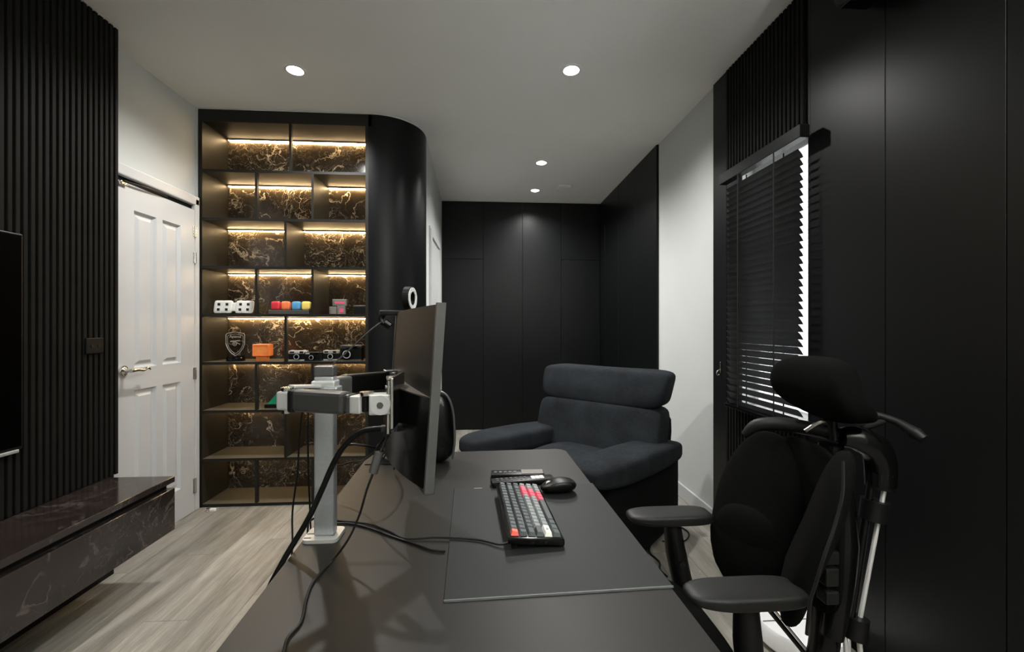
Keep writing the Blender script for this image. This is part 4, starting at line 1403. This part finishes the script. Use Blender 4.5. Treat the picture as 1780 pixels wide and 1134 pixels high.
# lumbar bolsters
def lum(c, a, nn, z, w, parent, m='chair_fabric'):
    bm = bmesh.new()
    def f(wv, q):
        v = a * wv.x + nn * wv.y
        return Vector((v.x, v.y, wv.z - 0.02 * q.x ** 2))
    p = c + nn * 0.026
    sbox(bm, (p.x, p.y, z), (w, 0.045, 0.125), 2.6, 10, f)
    return obj('lumbar_bolster', bm, m, parent, True, world=True)
lum(c, a, nn, 0.600, 0.118, fp)
# grey rim of the near pad
obj('pad_rim', T([(0.757, 0.851, 0.955), (0.745, 0.838, 0.892), (0.723, 0.833, 0.826), (0.700, 0.830, 0.773), (0.682, 0.832, 0.713), (0.672, 0.836, 0.666), (0.668, 0.84, 0.60)], 0.0035, n=8), 'arm_pad', np_, True, world=True)
# shells behind the pads
obj('back_shell', body(0.858, 0.885, 0.98, 1.22, 0.50, 0.93, 4, 8), 'chair_fabric', OC, True, world=True)
sp = obj('back_spine', T([(0.42, 1.08, 0.355), (0.68, 1.08, 0.285), (0.87, 1.07, 0.33), (0.905, 1.07, 0.50), (0.905, 1.07, 0.70), (0.91, 1.06, 0.93)], [0.03, 0.032, 0.035, 0.030, 0.028], n=12), 'gloss_black', OC, True, world=True)
for z, s_ in ((0.675, 0.016), (0.628, 0.022), (0.578, 0.016)):
    obj('adjuster', B(0.828, 0.862, 0.978, 1.012, z - s_, z + s_, bev=0.004), 'arm_pad', sp, world=True)
# top yoke, collars, rear tubes
obj('top_yoke', T([(0.775, 1.22, 0.915), (0.800, 1.20, 0.948), (0.850, 1.17, 0.958), (0.905, 1.12, 0.955), (0.94, 1.06, 0.95)], [0.010, 0.018, 0.020, 0.020, 0.018], n=12), 'arm_pad', OC, True, world=True)
ry = 1.036
elb = obj('rear_elbow', T([(0.93, 1.05, 0.950), (0.965, 1.042, 0.948), (1.003, ry, 0.928), (1.022, ry, 0.890), (1.024, ry, 0.83)], [0.024, 0.033, 0.036, 0.035, 0.033], n=16), 'gloss_black', OC, True, world=True)
obj('collar', C((1.024, ry, 0.865), (1.022, ry, 0.822), 0.034, 20, 0.031), 'black_plastic', elb, True, world=True)
rt = obj('rear_tube', C((1.026, ry - 0.012, 0.84), (0.965, ry, 0.47), 0.0052, 14), 'glint_chrome', OC, True, world=True)
obj('dark_tube', C((1.000, ry, 0.84), (0.940, ry, 0.47), 0.009, 14), 'gloss_black', rt, True, world=True)
obj('collar', C((1.010, ry, 0.790), (1.003, ry, 0.740), 0.030, 20), 'black_plastic', rt, True, world=True)
obj('collar', C((0.958, ry, 0.492), (0.950, ry, 0.440), 0.028, 20), 'black_plastic', rt, True, world=True)
obj('side_sleeve', T([(0.93, 1.05, 0.82), (0.925, 1.04, 0.68), (0.905, 1.03, 0.56), (0.885, 1.03, 0.45)], [0.024, 0.034, 0.030, 0.026], n=12), 'gloss_black', OC, True, world=True)
obj('lower_strut', C((0.922, ry, 0.49), (0.945, ry, 0.26), 0.006, 12), 'glint_chrome', rt, True, world=True)
obj('lower_strut', C((0.963, ry, 0.46), (0.982, ry, 0.26), 0.006, 12), 'glint_chrome', rt, True, world=True)
obj('strut_foot', T([(0.99, ry, 0.268), (0.93, ry, 0.25), (0.78, 1.05, 0.262), (0.70, 1.07, 0.285)], 0.014, n=10), 'black_metal', rt, True, world=True)
# headrest
def hf(w, q):
    lowr = max(0, -q.z)
    x = w.x + 0.075 * lowr * (0.4 + 0.6 * (1 if q.x > 0 else 0.2)) + 0.02 * abs(q.y) ** 2 * -1
    y = w.y * (1.0 - 0.05 * q.z)
    z = w.z * (1 - 0.22 * (1 if q.z < 0 and q.y > 0 else 0) * abs(q.y))
    return Vector((x, y, z))
bm = bmesh.new()
sbox(bm, (0.880, 1.070, 1.076), (0.056, 0.128, 0.084), 2.9, 12, hf)
hr = obj('headrest', bm, 'chair_fabric', OC, True, world=True)
obj('headrest_stem', C((0.918, 1.06, 0.94), (0.910, 1.06, 1.03), 0.011, 12), 'black_plastic', hr, True, world=True)
obj('headrest_strut', T([(0.87, 1.10, 0.955), (0.90, 1.08, 0.985), (0.925, 1.06, 0.985)], 0.005, n=8), 'chrome', hr, True, world=True)
# coat hanger behind
hg = obj('coat_hanger', T([(0.975, 1.05, 1.015), (1.010, 1.03, 1.010), (1.030, 1.00, 1.000), (1.036, 0.978, 0.990), (1.040, 0.960, 0.980)], [0.006, 0.009, 0.010, 0.012, 0.015], n=12), 'arm_pad', OC, True, world=True)
obj('hanger_brace', T([(0.955, 1.05, 0.960), (0.985, 1.045, 0.975), (1.020, 1.02, 1.000)], 0.009, n=10), 'arm_pad', hg, True, world=True)
obj('hanger_knob', T([(1.039, 0.963, 0.982), (1.044, 0.945, 0.970)], [0.016, 0.012], n=14, smooth=False), 'arm_pad', hg, True, world=True)
# seat, armrests
obj('seat', body(0.14, 0.60, 0.845, 1.315, 0.405, 0.490, 3.5, 10, lambda w, q: Vector((w.x, w.y, w.z - 0.02 * max(0, -q.x) ** 3))), 'chair_fabric', OC, True, world=True)
obj('seat_pan', body(0.17, 0.60, 0.88, 1.28, 0.372, 0.412, 6, 6), 'black_plastic', OC, True, world=True)
def armpad(xc, yc, z, hx=0.130, hy=0.046):
    def f(w, q):
        nose = 1 - 0.30 * max(0, -q.x - 0.5)
        return Vector((w.x, w.y * nose, w.z + (0.010 * max(0, -q.x - 0.3) if w.z < 0 else 0)))
    return body(xc - hx, xc + hx, yc - hy, yc + hy, z - 0.017, z + 0.017, 4.5, 10, f)
for yc, z, post, cap_y in ((1.275, 0.655, [(0.575, 1.268, 0.640), (0.585, 1.264, 0.55), (0.612, 1.258, 0.42), (0.60, 1.20, 0.385)], 1.2),
                     (0.895, 0.655, [(0.575, 0.900, 0.640), (0.580, 0.902, 0.55), (0.590, 0.905, 0.43), (0.58, 0.96, 0.385)], 0.9)):
    ap = obj('arm_pad', armpad(0.568, yc, z), 'arm_pad', OC, True, world=True)
    ps = obj('arm_post', T(post, [0.024, 0.030, 0.030, 0.026], n=16), 'black_plastic', OC, True, world=True)
    obj('post_button', C((post[1][0] + 0.005, post[1][1] - 0.028, 0.53), (post[1][0] + 0.005, post[1][1] - 0.036, 0.53), 0.009, 16), 'black_plastic', ps, True, world=True)
# underside
obj('gas_column', C((0.42, 1.08, 0.09), (0.42, 1.08, 0.375), 0.026, 20), 'black_metal', OC, True, world=True)
obj('hub', C((0.42, 1.08, 0.075), (0.42, 1.08, 0.135), 0.045, 24), 'black_plastic', OC, True, world=True)
for i in range(5):
    a5 = 2 * PI * i / 5 + 0.35
    dx, dy = math.cos(a5), math.sin(a5)
    l5 = obj('base_leg', T([(0.42 + dx * .03, 1.08 + dy * .03, 0.115), (0.42 + dx * .16, 1.08 + dy * .16, 0.098), (0.42 + dx * .29, 1.08 + dy * .29, 0.072)], [0.024, 0.020, 0.014], n=10), 'black_plastic', OC, True, world=True)
    cc = Vector((0.42 + dx * .29, 1.08 + dy * .29, 0.028))
    ax = Vector((-dy, dx, 0))
    obj('caster', C(cc - ax * 0.022, cc + ax * 0.022, 0.028, 18), 'rubber', l5, True, world=True)

# robot vacuum under the window
RV = thing('robot_vacuum', 'round white robot vacuum with a red arc on the floor under the window', 'robot vacuum', (1.235, 1.590, 0))
bm = bmesh.new()
lathe(bm, [(0.001, 0.012), (0.150, 0.012), (0.158, 0.022), (0.158, 0.078), (0.152, 0.088), (0.001, 0.090)], n=48)
obj('body', bm, 'white_gloss', RV, True)
bm = bmesh.new()
lathe(bm, [(0.001, 0.0), (0.130, 0.0), (0.130, 0.013), (0.001, 0.013)], n=32)
obj('wheel_base', bm, 'rubber', RV, True)
bm = bmesh.new()
tube(bm, [(0.155 * math.cos(t), 0.155 * math.sin(t), 0.0) for t in [-2.9 + i * 0.05 for i in range(1)]] + [(-0.155, 0, 0.0905), (0.155, 0.0, 0.0905)][:1] if False else [(-0.150, 0.0, 0.0905), (0.150, 0.0, 0.0905)], 0.0012, n=6, smooth=False)
obj('lid_seam', bm, 'dark_ink', RV)
bm = bmesh.new()
tube(bm, [(0.055 * math.cos(t * PI / 10), 0.07 + 0.045 * math.sin(t * PI / 10), 0.0905) for t in range(20)] + [(0.055, 0.07, 0.0905)], 0.0028, n=6, smooth=False)
obj('red_ring', bm, 'red', RV)
# thin dark tube lying before the robot vacuum
vt = thing('metal_tube', 'thin dark metal tube leaning diagonally before the white robot vacuum', 'tube', (0.99, 1.37, 0.0))
obj('shaft', C((0.85, 1.40, 0.42), (1.18, 1.33, 0.008), 0.008, 12), 'gloss_black', vt, True, world=True)
obj('sleeve', C((0.868, 1.3965, 0.42), (1.19, 1.328, 0.014), 0.004, 10), 'chrome', vt, True, world=True)

# cords by the recliner and the white wall
cable('power_cable', 'black cord running from the wall base towards the recliner', [(1.40, 2.56, 0.075), (1.36, 2.60, 0.082), (1.28, 2.66, 0.04), (1.20, 2.60, 0.006), (1.22, 2.47, 0.006), (1.16, 2.38, 0.006), (1.08, 2.36, 0.006), (1.02, 2.38, 0.006)], 0.0045)
tg = tag(obj('cord_tag', B(1.325, 1.345, 2.628, 2.652, 0.03, 0.062), 'white_plastic'), 'tiny white paper tag on the black wall cord', 'tag')
cable('recliner_cable', 'short black cord curling on the floor under the recliner', [(0.93, 2.33, 0.006), (0.90, 2.26, 0.006), (0.915, 2.17, 0.006), (0.89, 2.10, 0.006), (0.90, 2.04, 0.006)], 0.005)
